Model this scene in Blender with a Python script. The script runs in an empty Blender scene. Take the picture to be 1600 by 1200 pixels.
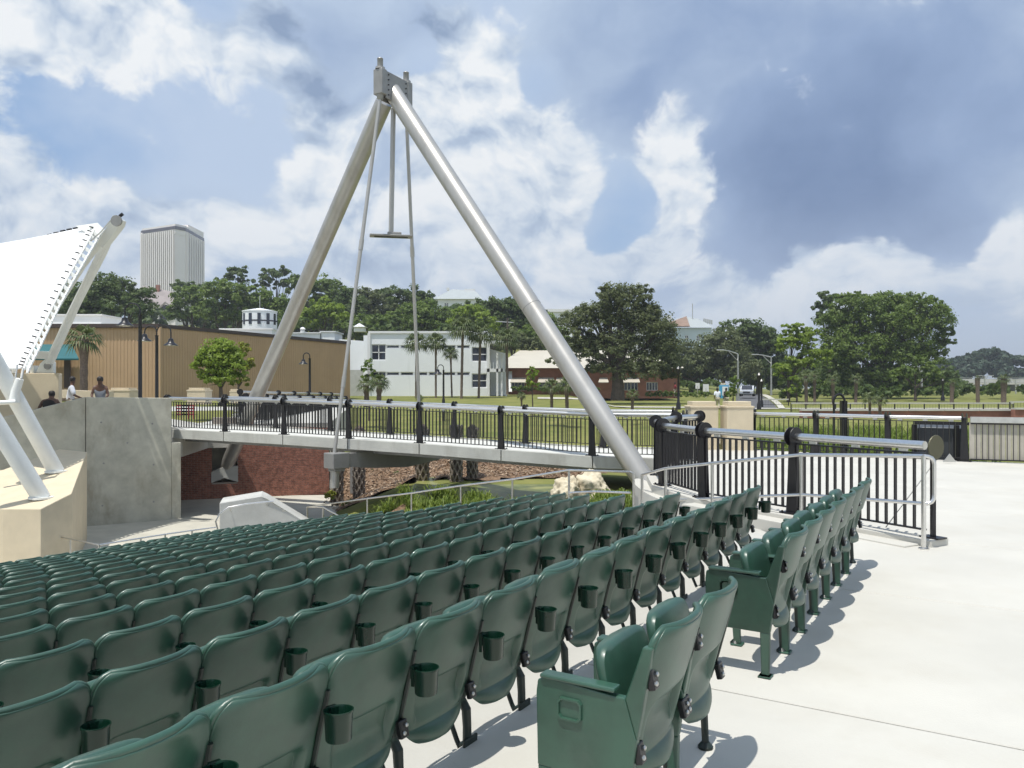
import bpy, bmesh, math, random
import numpy as np
from mathutils import Vector, Matrix, Euler
random.seed(7); rng = np.random.default_rng(7)
SC = bpy.context.scene; COL = SC.collection
R = math.radians
# ------------------------------------------------------------------ camera
FPX, HZ, EYE = 1245.0, 606.0, 1.7
cd = bpy.data.cameras.new('camera'); cam = bpy.data.objects.new('camera', cd); COL.objects.link(cam)
cd.sensor_width = 36; cd.lens = 36*FPX/1600; cd.shift_y = (HZ-600)/1600
cd.clip_start = .05; cd.clip_end = 6000
cam.location = (0, 0, EYE); cam.rotation_euler = (R(90), 0, 0)
SC.camera = cam
def W(px, py, D):                      # a point D metres ahead, seen at pixel (px, py) of the 1600x1200 photograph
    return Vector(((px-800)/FPX*D, D, EYE-(py-HZ)/FPX*D))
def G(px, z, py):                      # point of height z seen at pixel (px, py)
    return W(px, py, (EYE-z)*FPX/(py-HZ))
# ------------------------------------------------------------------ light
SUN = Vector((-.185, -.25, 1)).normalized()
sl = bpy.data.lights.new('sun', 'SUN'); so = bpy.data.objects.new('sun', sl); COL.objects.link(so)
sl.energy = 4.7; sl.angle = R(.53); sl.color = (1, .965, .9)
so.rotation_euler = (-SUN).to_track_quat('-Z', 'Y').to_euler(); so.location = (0, 0, 60)
SC.view_settings.view_transform = 'Standard'; SC.view_settings.look = 'None'
SC.view_settings.exposure = 0; SC.view_settings.gamma = 1; SC.view_settings.use_curve_mapping = False
SC.cycles.max_bounces = 8; SC.cycles.diffuse_bounces = 3; SC.cycles.glossy_bounces = 3
SC.cycles.transmission_bounces = 4; SC.cycles.transparent_max_bounces = 8
SC.cycles.use_denoising = True; SC.cycles.sample_clamp_indirect = 6
# ------------------------------------------------------------------ sky
def make_world():
    w = bpy.data.worlds.new('World'); SC.world = w; w.use_nodes = True; w.cycles.sampling_method = 'MANUAL'; w.cycles.sample_map_resolution = 512
    nt = w.node_tree; N = nt.nodes; L = nt.links; N.clear()
    def nd(t, **k):
        n = N.new(t)
        for a, b in k.items(): setattr(n, a, b)
        return n
    def M(op, a, b=None, clamp=False):
        n = nd('ShaderNodeMath', operation=op, use_clamp=clamp)
        for i, v in enumerate((a, b)):
            if v is None: continue
            if isinstance(v, (int, float)): n.inputs[i].default_value = v
            else: L.new(v, n.inputs[i])
        return n.outputs[0]
    def VM(op, a, b=None, s=None):
        n = nd('ShaderNodeVectorMath', operation=op)
        for i, v in enumerate((a, b)):
            if v is None: continue
            if isinstance(v, (tuple, list, Vector)): n.inputs[i].default_value = tuple(v)
            else: L.new(v, n.inputs[i])
        if s is not None: n.inputs[3].default_value = s
        return n.outputs['Value'] if op in ('DISTANCE', 'DOT_PRODUCT', 'LENGTH') else n.outputs[0]
    def sm(x, a, b, lo=0., hi=1., lin=False):
        n = nd('ShaderNodeMapRange', interpolation_type='LINEAR' if lin else 'SMOOTHSTEP'); L.new(x, n.inputs[0])
        for i, v in enumerate((a, b, lo, hi)): n.inputs[i+1].default_value = v
        return n.outputs[0]
    def mixc(f, a, b):
        n = nd('ShaderNodeMix', data_type='RGBA'); L.new(f, n.inputs[0])
        for i, v in ((6, a), (7, b)):
            if isinstance(v, tuple): n.inputs[i].default_value = (*v, 1)
            else: L.new(v, n.inputs[i])
        return n.outputs[2]
    def noise(v, scale, detail=6, rough=.55, dist=0.):
        n = nd('ShaderNodeTexNoise'); n.inputs['Scale'].default_value = scale; n.inputs['Detail'].default_value = detail
        n.inputs['Roughness'].default_value = rough; n.inputs['Distortion'].default_value = dist
        L.new(v, n.inputs['Vector']); return n.outputs[0]
    def billow(v, scale, detail=3.):
        n = nd('ShaderNodeTexVoronoi', feature='F1', normalize=True); n.inputs['Scale'].default_value = scale; n.inputs['Detail'].default_value = detail
        n.inputs['Roughness'].default_value = .52; n.inputs['Lacunarity'].default_value = 2.15 
        L.new(v, n.inputs['Vector']); return M('SUBTRACT', 1., n.outputs['Distance'])
    def dirp(px, py): return (W(px, py, 1.)-Vector((0, 0, EYE))).normalized()
    def mx(lst, op='MAXIMUM'):
        o = lst[0]
        for x in lst[1:]: o = M(op, o, x)
        return o
    sky = nd('ShaderNodeTexSky', sky_type='NISHITA'); sky.sun_disc = False
    sky.sun_elevation = math.asin(SUN.z); sky.sun_rotation = math.atan2(SUN.x, SUN.y)
    skyb = nd('ShaderNodeBackground'); skyb.inputs[1].default_value = .10; L.new(sky.outputs[0], skyb.inputs[0])
    d = VM('NORMALIZE', nd('ShaderNodeTexCoord').outputs['Generated'])
    wn = nd('ShaderNodeTexNoise'); wn.inputs['Scale'].default_value = 4.5; wn.inputs['Detail'].default_value = 5; wn.inputs['Roughness'].default_value = .5
    L.new(d, wn.inputs['Vector'])
    wv = VM('SUBTRACT', wn.outputs[1], (.5, .5, .5))
    dw = VM('ADD', d, VM('SCALE', wv, s=.10)); dw2 = VM('ADD', d, VM('SCALE', wv, s=.26))
    st = VM('ADD', VM('MULTIPLY', d, (1, 1, 1.45)), VM('SCALE', wv, s=.20))
    stu = VM('ADD', st, (-.010, -.006, .030))
    bl, blu = billow(st, 6.4, 4.), billow(stu, 6.4, 4.)
    fine = noise(st, 15., 6, .6)
    big = noise(st, 2.3, 5, .5)
    bil = M('ADD', M('MULTIPLY', bl, .80), M('MULTIPLY', fine, .20))
    def blob(px, py, r, amp=1., v=None, soft=0.):
        dist = VM('DISTANCE', v if v is not None else dw, dirp(px, py)); return sm(dist, r/FPX*soft, r/FPX*1.15, amp, 0.)
    # ---- bright cumulus
    CU = [(60, 70, 190), (230, 70, 170), (370, 60, 120), (330, 130, 60), (40, 290, 120), (20, 380, 130), (190, 310, 110), (310, 340, 95), (410, 320, 100), (505, 190, 110), (470, 255, 85), (545, 330, 100), (695, 75, 85), (765, 125, 120), (715, 215, 120), (850, 200, 120), (885, 275, 95), (700, 340, 120), (820, 350, 110), (1035, 205, 84), (1060, 270, 80), (1050, 330, 95), (980, 385, 80), (890, 440, 95), (1275, 425, 66), (1400, 420, 66), (1345, 455, 70), (1210, 470, 60), (1560, 440, 84), (1590, 385, 60), (100, 400, 130), (560, 430, 130), (240, 420, 100), (720, 470, 120), (1120, 450, 80), (940, 500, 130), (1350, 520, 120), (620, 520, 120), (1130, 540, 100), (620, 180, 70)]
    f = M('MINIMUM', mx([blob(*c, amp=.85) for c in CU], 'ADD'), 1.)
    HO = [(345, 222, 105), (250, 215, 90), (150, 205, 90), (70, 175, 60), (425, 235, 50), (848, 120, 38), (655, 98, 36), (985, 310, 50), (965, 350, 36), (335, 3, 45)]
    ho = mx([blob(c[0], c[1], c[2]*1.35) for c in HO]); f = M('SUBTRACT', f, M('MULTIPLY', ho, 1.15))
    # elsewhere round the dome the same sort of cumulus, from noise alone
    front = sm(VM('DISTANCE', d, (0, 1, .2)), .75, 1.0)
    f = M('MAXIMUM', f, M('MULTIPLY', sm(big, .46, .60), front))
    cov = M('ADD', M('ADD', f, M('MULTIPLY', M('SUBTRACT', bil, .70), 2.3)), M('MULTIPLY', M('SUBTRACT', fine, .5), .9))
    mC = sm(cov, .16, .56); thick = sm(cov, .25, 1.1)
    rel = M('SUBTRACT', bl, blu)
    GR = [(500, 95, 170, .75), (420, 60, 110, .4), (600, 60, 130, .55), (60, 20, 90, .35), (560, 260, 70, .35), (870, 215, 80, .45), (830, 310, 110, .35), (60, 340, 110, .25), (250, 350, 90, .3), (120, 420, 130, .35), (600, 440, 150, .45), (740, 260, 60, .3), (1130, 420, 110, .5), (1000, 440, 110, .35), (300, 200, 30, .2), (1400, 470, 140, .35)]
    gr = mx([blob(*c[:3], amp=c[3], v=dw2) for c in GR])
    shade = M('ADD', M('SUBTRACT', M('ADD', gr, .16), M('MULTIPLY', rel, 4.0)), M('MULTIPLY', M('SUBTRACT', fine, .5), .35))
    shade = M('ADD', shade, M('MULTIPLY', M('SUBTRACT', .5, thick), .12))
    ramp = nd('ShaderNodeValToRGB'); cr = ramp.color_ramp
    cr.elements[0].position = 0; cr.elements[0].color = (.92, .945, .965, 1)
    cr.elements[1].position = 1; cr.elements[1].color = (.25, .345, .52, 1)
    for p, c in ((.3, (.73, .80, .88)), (.6, (.46, .565, .72))):
        e = cr.elements.new(p); e.color = (*c, 1)
    L.new(sm(shade, -.05, 1.05, lin=True), ramp.inputs[0])
    # ---- grey-blue layer
    DK = [(1290, 275, 340, .92), (1200, 285, 240, .8), (1420, 300, 230, .72), (1400, 90, 420, .62), (1150, 60, 300, .55), (940, 40, 200, .42), (1560, 200, 260, .6), (500, 70, 200, .38), (620, 40, 160, .36), (1120, 400, 200, .6), (1000, 150, 140, .5), (1300, 360, 260, .7), (900, 330, 160, .34), (1500, 480, 200, .34), (620, 250, 260, .34), (800, 260, 280, .36), (700, 430, 300, .36), (1000, 460, 260, .36), (300, 430, 260, .3), (100, 60, 200, .3)]
    dk = mx([blob(*c[:3], amp=c[3], v=dw2) for c in DK])
    dk = M('MAXIMUM', dk, M('MULTIPLY', M('MULTIPLY', sm(big, .42, .7), front), .6))
    dk = M('ADD', dk, M('MULTIPLY', M('SUBTRACT', big, .5), .5))
    dk = M('ADD', dk, M('MULTIPLY', M('SUBTRACT', .70, bil), .75))
    r2 = nd('ShaderNodeValToRGB'); c2 = r2.color_ramp
    c2.elements[0].position = 0; c2.elements[0].color = (.64, .745, .88, 1)
    c2.elements[1].position = 1; c2.elements[1].color = (.130, .215, .405, 1)
    for p, c in ((.3, (.49, .605, .775)), (.6, (.275, .385, .60))):
        e = c2.elements.new(p); e.color = (*c, 1)
    L.new(dk, r2.inputs[0]); mD = M('MULTIPLY', sm(dk, .12, .36), M('SUBTRACT', 1., M('MULTIPLY', ho, .85)))
    sep = nd('ShaderNodeSeparateXYZ'); L.new(d, sep.inputs[0]); el = sep.outputs[2]
    hz = sm(el, -.02, .26, 1., 0.)
    # thin veil and haze over the blue
    veil = nd('ShaderNodeBackground'); L.new(mixc(hz, (.27, .47, .80), (.48, .645, .86)), veil.inputs[0])
    vs = nd('ShaderNodeMixShader'); vs.inputs[0].default_value = .72; L.new(skyb.outputs[0], vs.inputs[1]); L.new(veil.outputs[0], vs.inputs[2])
    thin = sm(M('ADD', big, M('MULTIPLY', bil, .3)), .55, .80, 0., .55)
    thb = nd('ShaderNodeBackground'); thb.inputs[0].default_value = (.70, .78, .90, 1)
    v2 = nd('ShaderNodeMixShader'); L.new(thin, v2.inputs[0]); L.new(vs.outputs[0], v2.inputs[1]); L.new(thb.outputs[0], v2.inputs[2])
    bd = nd('ShaderNodeBackground'); L.new(mixc(M('MULTIPLY', hz, .5), r2.outputs[0], (.52, .63, .82)), bd.inputs[0])
    m1 = nd('ShaderNodeMixShader'); L.new(mD, m1.inputs[0]); L.new(v2.outputs[0], m1.inputs[1]); L.new(bd.outputs[0], m1.inputs[2])
    bc = nd('ShaderNodeBackground'); L.new(mixc(M('MULTIPLY', hz, .62), ramp.outputs[0], (.60, .70, .85)), bc.inputs[0])
    m2 = nd('ShaderNodeMixShader'); L.new(mC, m2.inputs[0]); L.new(m1.outputs[0], m2.inputs[1]); L.new(bc.outputs[0], m2.inputs[2])
    out = nd('ShaderNodeOutputWorld'); L.new(m2.outputs[0], out.inputs[0])
make_world()
# ------------------------------------------------------------------ materials
def mat(name, col, rough=.6, metal=0., var=0., vs=3., bump=0., bs=20., col2=None, spec=.5, stain=None, detail=6, trans=0., coords='Object', stretch=None, coat=0.):
    m = bpy.data.materials.new(name); m.use_nodes = True
    nt = m.node_tree; N = nt.nodes; L = nt.links; b = N['Principled BSDF']
    b.inputs['Base Color'].default_value = (*col, 1); b.inputs['Roughness'].default_value = rough
    b.inputs['Metallic'].default_value = metal; b.inputs['Specular IOR Level'].default_value = spec
    b.inputs['Coat Weight'].default_value = coat
    tc = N.new('ShaderNodeTexCoord'); src = tc.outputs[coords]
    if coords == 'Object':      # world position keeps the pattern continuous over joined pieces
        src = N.new('ShaderNodeNewGeometry').outputs['Position']
    if stretch:
        mp = N.new('ShaderNodeMapping'); mp.inputs['Scale'].default_value = stretch; L.new(src, mp.inputs[0]); src = mp.outputs[0]
    cur = None
    if var or col2:
        n = N.new('ShaderNodeTexNoise'); n.inputs['Scale'].default_value = vs; n.inputs['Detail'].default_value = detail; n.inputs['Roughness'].default_value = .6
        L.new(src, n.inputs['Vector'])
        mx = N.new('ShaderNodeMix'); mx.data_type = 'RGBA'
        c2 = col2 if col2 else tuple(c*(1-var) for c in col)
        mx.inputs[6].default_value = (*c2, 1); mx.inputs[7].default_value = (*(col if col2 else tuple(min(1, c*(1+var*.6)) for c in col)), 1)
        mr = N.new('ShaderNodeMapRange'); mr.inputs[1].default_value = .35; mr.inputs[2].default_value = .65
        L.new(n.outputs[0], mr.inputs[0]); L.new(mr.outputs[0], mx.inputs[0]); cur = mx.outputs[2]
    if stain:                   # (colour, scale, threshold, amount, zstretch)
        sc, ss, th, am, zs = stain
        mp = N.new('ShaderNodeMapping'); mp.inputs['Scale'].default_value = (1, 1, zs); L.new(src, mp.inputs[0])
        n = N.new('ShaderNodeTexNoise'); n.inputs['Scale'].default_value = ss; n.inputs['Detail'].default_value = 8; n.inputs['Roughness'].default_value = .65
        L.new(mp.outputs[0], n.inputs['Vector'])
        mr = N.new('ShaderNodeMapRange'); mr.inputs[1].default_value = th; mr.inputs[2].default_value = th+.22; mr.inputs[4].default_value = am
        L.new(n.outputs[0], mr.inputs[0])
        mx = N.new('ShaderNodeMix'); mx.data_type = 'RGBA'; mx.inputs[6].default_value = (*col, 1)
        if cur is not None: L.new(cur, mx.inputs[6])
        mx.inputs[7].default_value = (*sc, 1); L.new(mr.outputs[0], mx.inputs[0]); cur = mx.outputs[2]
    if cur is not None: L.new(cur, b.inputs['Base Color'])
    if bump:
        n = N.new('ShaderNodeTexNoise'); n.inputs['Scale'].default_value = bs; n.inputs['Detail'].default_value = 5
        L.new(src, n.inputs['Vector'])
        bp = N.new('ShaderNodeBump'); bp.inputs['Strength'].default_value = bump; bp.inputs['Distance'].default_value = .02
        L.new(n.outputs[0], bp.inputs['Height']); L.new(bp.outputs[0], b.inputs['Normal'])
    return m
def leafmat(name, ca, cb, trans=.35):
    m = bpy.data.materials.new(name); m.use_nodes = True
    nt = m.node_tree; N = nt.nodes; L = nt.links; b = N['Principled BSDF']
    a = N.new('ShaderNodeAttribute'); a.attribute_name = 'tint'
    mx = N.new('ShaderNodeMix'); mx.data_type = 'RGBA'; mx.inputs[6].default_value = (*ca, 1); mx.inputs[7].default_value = (*cb, 1)
    L.new(a.outputs['Fac'], mx.inputs[0]); L.new(mx.outputs[2], b.inputs['Base Color'])
    b.inputs['Roughness'].default_value = .5; b.inputs['Specular IOR Level'].default_value = .35
    t = N.new('ShaderNodeBsdfTranslucent'); L.new(mx.outputs[2], t.inputs[0])
    ms = N.new('ShaderNodeMixShader'); ms.inputs[0].default_value = trans
    L.new(b.outputs[0], ms.inputs[1]); L.new(t.outputs[0], ms.inputs[2]); L.new(ms.outputs[0], N['Material Output'].inputs[0])
    return m
MT = dict(
 slab=mat('pale_concrete', (.53, .515, .465), .75, var=.07, vs=.7, bump=.12, bs=60, stain=((.47, .445, .385), 1.3, .50, .55, 1)),
 tier=mat('tier_concrete', (.50, .49, .45), .8, var=.10, vs=1.6, bump=.15, bs=50, stain=((.35, .33, .29), 1.6, .52, .5, 1)),
 stage=mat('stage_concrete', (.50, .48, .41), .8, var=.10, vs=1.5, bump=.1, bs=40),
 wall=mat('cast_concrete', (.50, .485, .405), .8, var=.20, vs=1.6, bump=.25, bs=9, stain=((.26, .225, .16), 1.2, .49, .8, .45), detail=10),
 cheek=mat('grey_concrete', (.50, .50, .47), .8, var=.1, vs=2, bump=.2, bs=14, stain=((.33, .31, .27), 1.3, .52, .5, .5)),
 cream=mat('cream_render', (.62, .53, .38), .85, var=.06, vs=2.5, bump=.25, bs=90, stain=((.5, .4, .28), .8, .55, .35, .4)),
 deck=mat('deck_concrete', (.60, .60, .56), .8, var=.08, vs=1.5, bump=.1, bs=40),
 fascia=mat('fascia_concrete', (.50, .50, .46), .8, var=.12, vs=1.2, bump=.2, bs=25, stain=((.28, .26, .22), 1.4, .53, .6, .3)),
 brick=mat('red_brick', (.34, .150, .105), .85, var=.35, vs=7, bump=.3, bs=60, detail=2),
 mortar=mat('mortar', (.38, .33, .28), .9, var=.1, vs=6),
 farbrick=mat('far_red_brick', (.30, .13, .09), .85, var=.2, vs=1.5),
 green=mat('green_plastic', (.023, .075, .047), .40, var=.22, vs=6, stain=((.055, .09, .068), 5, .53, .4, 1), spec=.85, bump=.04, bs=140, coat=.08),
 dkgreen=mat('dark_green_plastic', (.004, .026, .015), .26, var=.1, vs=9, spec=.5),
 iron=mat('dark_green_cast_iron', (.012, .022, .017), .4, var=.2, vs=20, spec=.5, bump=.1, bs=120),
 bolt=mat('bolt_steel', (.5, .5, .48), .35, 1.),
 black=mat('black_painted_steel', (.012, .011, .013), .35, var=.2, vs=8, spec=.5),
 silver=mat('brushed_steel_tube', (.72, .71, .69), .28, 1., var=.06, vs=30),
 galv=mat('galvanised_steel', (.62, .61, .57), .42, 1., var=.12, vs=6),
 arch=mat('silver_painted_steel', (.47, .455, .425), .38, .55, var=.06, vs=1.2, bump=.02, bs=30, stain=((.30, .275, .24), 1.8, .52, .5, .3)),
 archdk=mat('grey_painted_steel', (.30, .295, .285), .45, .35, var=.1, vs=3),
 white=mat('white_painted_steel', (.80, .81, .78), .38, var=.04, vs=3),
 fabric=mat('white_fabric', (.84, .84, .83), .7, var=.02, vs=2),
 tan=mat('tan_metal_siding', (.47, .315, .185), .6, var=.06, vs=.5, stain=((.36, .24, .14), .3, .55, .3, .25)),
 tandk=mat('dark_brown_trim', (.06, .04, .035), .6, var=.1, vs=2),
 teal=mat('teal_awning', (.012, .11, .125), .7, var=.05, vs=2),
 stucco=mat('white_stucco', (.82, .84, .86), .85, var=.03, vs=.6, bump=.1, bs=8, stain=((.55, .57, .58), .9, .56, .4, .12)),
 glass=mat('dark_window_glass', (.02, .025, .04), .08, spec=.8),
 frame=mat('white_window_frame', (.75, .75, .75), .5),
 tower=mat('pale_tower_stone', (.80, .75, .72), .8, var=.04, vs=.05),
 towerdk=mat('tower_dark_glass', (.05, .045, .06), .25),
 paleroof=mat('pale_metal_roof', (.36, .39, .39), .6, var=.05, vs=.5),
 roofgrey=mat('grey_brown_shingle', (.30, .26, .25), .9, var=.15, vs=.4),
 roofcream=mat('cream_metal_roof', (.50, .46, .38), .6, var=.05, vs=.6),
 roofred=mat('rusty_red_roof', (.25, .165, .12), .8, var=.2, vs=.4),
 paleblue=mat('pale_blue_wall', (.60, .68, .74), .85, var=.04, vs=.3),
 grass=mat('lawn_grass', (.215, .212, .070), .95, col2=(.130, .150, .042), vs=.55, bump=.6, bs=14, detail=12, spec=.1),
 hillg=mat('far_green_ground', (.07, .11, .03), .95, col2=(.04, .07, .02), vs=.05, spec=.1),
 mulch=mat('pine_mulch', (.28, .185, .12), .95, col2=(.13, .085, .055), vs=9, bump=.9, bs=40, detail=10, spec=.1),
 road=mat('asphalt', (.10, .10, .105), .9, var=.15, vs=1),
 rock=mat('limestone', (.66, .60, .46), .9, col2=(.50, .43, .30), vs=2.5, bump=.8, bs=9, stain=((.16, .13, .09), 5., .60, .8, 1)),
 trunkm=mat('palm_trunk', (.20, .15, .115), .9, col2=(.11, .08, .065), vs=12, bump=.8, bs=30),
 boot=mat('palm_leaf_boot', (.27, .23, .19), .9, var=.3, vs=14),
 bark=mat('tree_bark', (.09, .07, .055), .9, var=.3, vs=4, bump=.8, bs=14),
 skin=mat('brown_skin', (.10, .05, .033), .5),
 hair=mat('black_hair', (.012, .009, .008), .6),
 clothw=mat('white_cotton', (.72, .75, .82), .85, var=.06, vs=12), clothg=mat('grey_cotton', (.25, .27, .31), .85, var=.1, vs=12),
 clothb=mat('black_cotton', (.02, .018, .018), .9), clothk=mat('khaki_cotton', (.42, .38, .29), .9), clothr=mat('red_cotton', (.30, .04, .05), .9),
 carw=mat('silver_car_paint', (.58, .60, .63), .25, .3, spec=.6, coat=.5), rubber=mat('black_rubber', (.015, .015, .015), .8),
 lamp=mat('lamp_glass', (.75, .75, .72), .2), bin=mat('dark_grey_plastic', (.05, .055, .06), .5, var=.15, vs=3),
 panel=mat('beige_slat_panel', (.44, .41, .35), .8, var=.08, vs=4), blue=mat('blue_sign', (.08, .33, .55), .5),
)
LEAF = dict(
 oak=leafmat('oak_leaves', (.080, .102, .035), (.19, .22, .09), .42), dark=leafmat('dark_leaves', (.062, .105, .028), (.15, .205, .058), .42),
 mid=leafmat('mid_green_leaves', (.088, .145, .026), (.21, .285, .06), .45), bright=leafmat('bright_leaves', (.15, .225, .025), (.32, .42, .06), .5),
 yellow=leafmat('yellow_green_leaves', (.17, .21, .02), (.34, .34, .05), .4), palm=leafmat('palm_fronds', (.045, .075, .02), (.15, .18, .06), .25),
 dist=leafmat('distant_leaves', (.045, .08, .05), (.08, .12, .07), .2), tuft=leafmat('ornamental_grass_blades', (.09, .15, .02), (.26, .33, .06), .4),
)
MT['green'].node_tree.nodes['Principled BSDF'].inputs['IOR'].default_value = 1.5
# ------------------------------------------------------------------ mesh helpers
def wloc(o):
    v = Vector((0, 0, 0))
    while o is not None: v = v+o.location; o = o.parent
    return v
class MB:
    def __init__(s): s.v = []; s.f = []
    def add(s, vs, fs):
        o = len(s.v); s.v += [tuple(v) for v in vs]; s.f += [tuple(i+o for i in f) for f in fs]; return s
    def box(s, c, d, rz=0., M=None):
        x, y, z = (a/2 for a in d)
        vs = [Vector((a*x, b*y, e*z)) for e in (-1, 1) for b in (-1, 1) for a in (-1, 1)]
        m = M if M is not None else Matrix.Rotation(rz, 3, 'Z')
        c = Vector(c)
        return s.add([m @ v+c for v in vs], [(0, 2, 3, 1), (4, 5, 7, 6), (0, 1, 5, 4), (2, 6, 7, 3), (0, 4, 6, 2), (1, 3, 7, 5)])
    def beam(s, a, b, w, h, up=(0, 0, 1)):
        a = Vector(a); b = Vector(b); d = b-a; ln = d.length; d.normalize(); up = Vector(up)
        x = d.cross(up)
        if x.length < 1e-4: x = d.cross(Vector((0, 1, 0)))
        x.normalize(); z = x.cross(d)
        m = Matrix((x, d, z)).transposed()
        return s.box((a+b)/2, (w, ln, h), M=m)
    def tube(s, pts, r, n=10, cap=True):
        pts = [Vector(p) for p in pts]; k = len(pts); rs = r if isinstance(r, (list, tuple)) else [r]*k
        vs = []; ref = None
        for i, p in enumerate(pts):
            t = (pts[min(i+1, k-1)]-pts[max(i-1, 0)]).normalized()
            if ref is None: ref = Vector((0, 0, 1)) if abs(t.z) < .9 else Vector((1, 0, 0))
            x = ref-t*ref.dot(t); x.normalize(); ref = x; y = t.cross(x)
            for j in range(n):
                a = 2*math.pi*j/n; vs.append(p+(x*math.cos(a)+y*math.sin(a))*rs[i])
        fs = [(i*n+j, i*n+(j+1) % n, (i+1)*n+(j+1) % n, (i+1)*n+j) for i in range(k-1) for j in range(n)]
        if cap: fs += [tuple(reversed(range(n))), tuple((k-1)*n+j for j in range(n))]
        return s.add(vs, fs)
    def lathe(s, prof, c=(0, 0, 0), n=16, M=None):
        c = Vector(c); vs = []
        for r_, z in prof:
            for j in range(n):
                a = 2*math.pi*j/n; v = Vector((r_*math.cos(a), r_*math.sin(a), z))
                vs.append((M @ v if M is not None else v)+c)
        k = len(prof)
        fs = [(i*n+j, i*n+(j+1) % n, (i+1)*n+(j+1) % n, (i+1)*n+j) for i in range(k-1) for j in range(n)]
        fs += [tuple(reversed(range(n))), tuple((k-1)*n+j for j in range(n))]
        return s.add(vs, fs)
    def prism(s, poly, z0, z1):        # poly of (x, y) counter-clockwise; z1 may be a list per vertex
        n = len(poly); zt = z1 if isinstance(z1, (list, tuple)) else [z1]*n; zb = z0 if isinstance(z0, (list, tuple)) else [z0]*n
        vs = [(p[0], p[1], zb[i]) for i, p in enumerate(poly)]+[(p[0], p[1], zt[i]) for i, p in enumerate(poly)]
        return s.add(vs, [tuple(reversed(range(n))), tuple(range(n, 2*n))]+[(i, (i+1) % n, n+(i+1) % n, n+i) for i in range(n)])
    def slabv(s, pts, off):            # a flat polygon of 3D points extruded by off
        n = len(pts); off = Vector(off); vs = [Vector(p) for p in pts]+[Vector(p)+off for p in pts]
        return s.add(vs, [tuple(reversed(range(n))), tuple(range(n, 2*n))]+[(i, (i+1) % n, n+(i+1) % n, n+i) for i in range(n)])
    def mesh(s, name, m, smooth=False, off=Vector((0, 0, 0)), fix=True):
        me = bpy.data.meshes.new(name)
        me.from_pydata([tuple(Vector(v)-off) for v in s.v], [], s.f)
        if fix:
            bm = bmesh.new(); bm.from_mesh(me); bmesh.ops.recalc_face_normals(bm, faces=bm.faces); bm.to_mesh(me); bm.free()
        me.materials.append(m)
        if smooth:
            me.polygons.foreach_set('use_smooth', [True]*len(me.polygons))
            try: me.set_sharp_from_angle(angle=R(40))
            except Exception: pass
        me.update(); return me
    def build(s, name, m, parent=None, smooth=False, bev=0., kind=None, fix=True, local=False):
        if isinstance(m, str): m = MT[m]
        off = wloc(parent) if (parent is not None and not local) else Vector((0, 0, 0))
        me = s.mesh(name, m, smooth, off, fix)
        o = bpy.data.objects.new(name, me); COL.objects.link(o); o.parent = parent
        if bev:
            md = o.modifiers.new('bevel', 'BEVEL'); md.width = bev; md.segments = 2; md.limit_method = 'ANGLE'; md.angle_limit = R(35)
        if kind: o['kind'] = kind
        return o
def tag(o, label=None, cat=None, group=None, kind=None):
    if label: o['label'] = label
    if cat: o['category'] = cat
    if group: o['group'] = group
    if kind: o['kind'] = kind
    return o
def thing(name, label, cat, loc=(0, 0, 0), rz=0., group=None):
    o = bpy.data.objects.new(name, None); COL.objects.link(o); o.location = loc; o.rotation_euler = (0, 0, rz)
    o.empty_display_size = .2
    return tag(o, label, cat, group)
def inst(name, me, parent, loc=(0, 0, 0), rot=(0, 0, 0), scale=None):
    o = bpy.data.objects.new(name, me); COL.objects.link(o); o.parent = parent; o.location = loc; o.rotation_euler = rot
    if scale: o.scale = scale
    return o
def struct(o, label=None):
    o['kind'] = 'structure'
    if label: o['label'] = label
    return o
def copy_tree(o, parent=None):
    c = o.copy(); COL.objects.link(c)
    if parent is not None: c.parent = parent
    for ch in list(o.children): copy_tree(ch, c)
    return c
ORD = ['', 'first', 'second', 'third', 'fourth', 'fifth', 'sixth', 'seventh', 'eighth', 'ninth', 'tenth', 'eleventh', 'twelfth', 'thirteenth', 'fourteenth', 'fifteenth', 'sixteenth', 'seventeenth', 'eighteenth', 'nineteenth', 'twentieth', 'twenty-first', 'twenty-second', 'twenty-third', 'twenty-fourth', 'twenty-fifth', 'twenty-sixth']
# ================================================================== ground
def interp(x, xs, ys): return float(np.interp(x, xs, ys))
def sstep(x, a, b):
    t = min(1, max(0, (x-a)/(b-a))); return t*t*(3-2*t)
def zt(x, y):
    lawnC = interp(y, [20, 26, 29, 31, 34, 38, 42, 60, 80, 130], [-3.1, -2.95, -2.75, -2.25, -1.45, -.95, -.85, -.15, .80, 1.0])
    lawnR = interp(y, [10, 22, 26, 45, 60, 80, 130], [-2.5, -.9, -.45, -.35, -.45, -.1, .5])
    q = x/max(y, 1)
    lawnC += 1.42*sstep(x, -4.4, -2.3)*(1-sstep(y, 30, 34))
    z = lawnC+(lawnR-lawnC)*sstep(x, 6.0, 10.5)
    if y > 30: z = z+(interp(y, [30, 38, 60, 130], [.25, .5, .9, 1.0])-z)*sstep(-x, .22*y+1.5, .22*y+5)
    # the town's hill behind
    h = sstep(y, 105, 270)
    side = 1-sstep(q, .02, .30)
    z += h*(.3+21*side)
    z -= sstep(y, 450, 700)*h*(.3+19*side)
    if y < 24: z = min(z, -3.2)+2.35*sstep(x, -.2, 1.9) if x < 4.2 else min(z, -.9)
    elif y < 32: z = max(z, -1.0-1.9*(1-sstep(x, 1.6, 4.5)))
    if x > 13 and y < 22: z = -1.2
    if 23.6 < y < 29.5: z = max(z, -1.42-.42*abs(x+3.3)-.8*max(0, 23.6-y))
    if x < -7.0 and y < 32.6+.34*(x+7.35)+.3 and y > 20: z = -2.9
    return z
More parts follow.
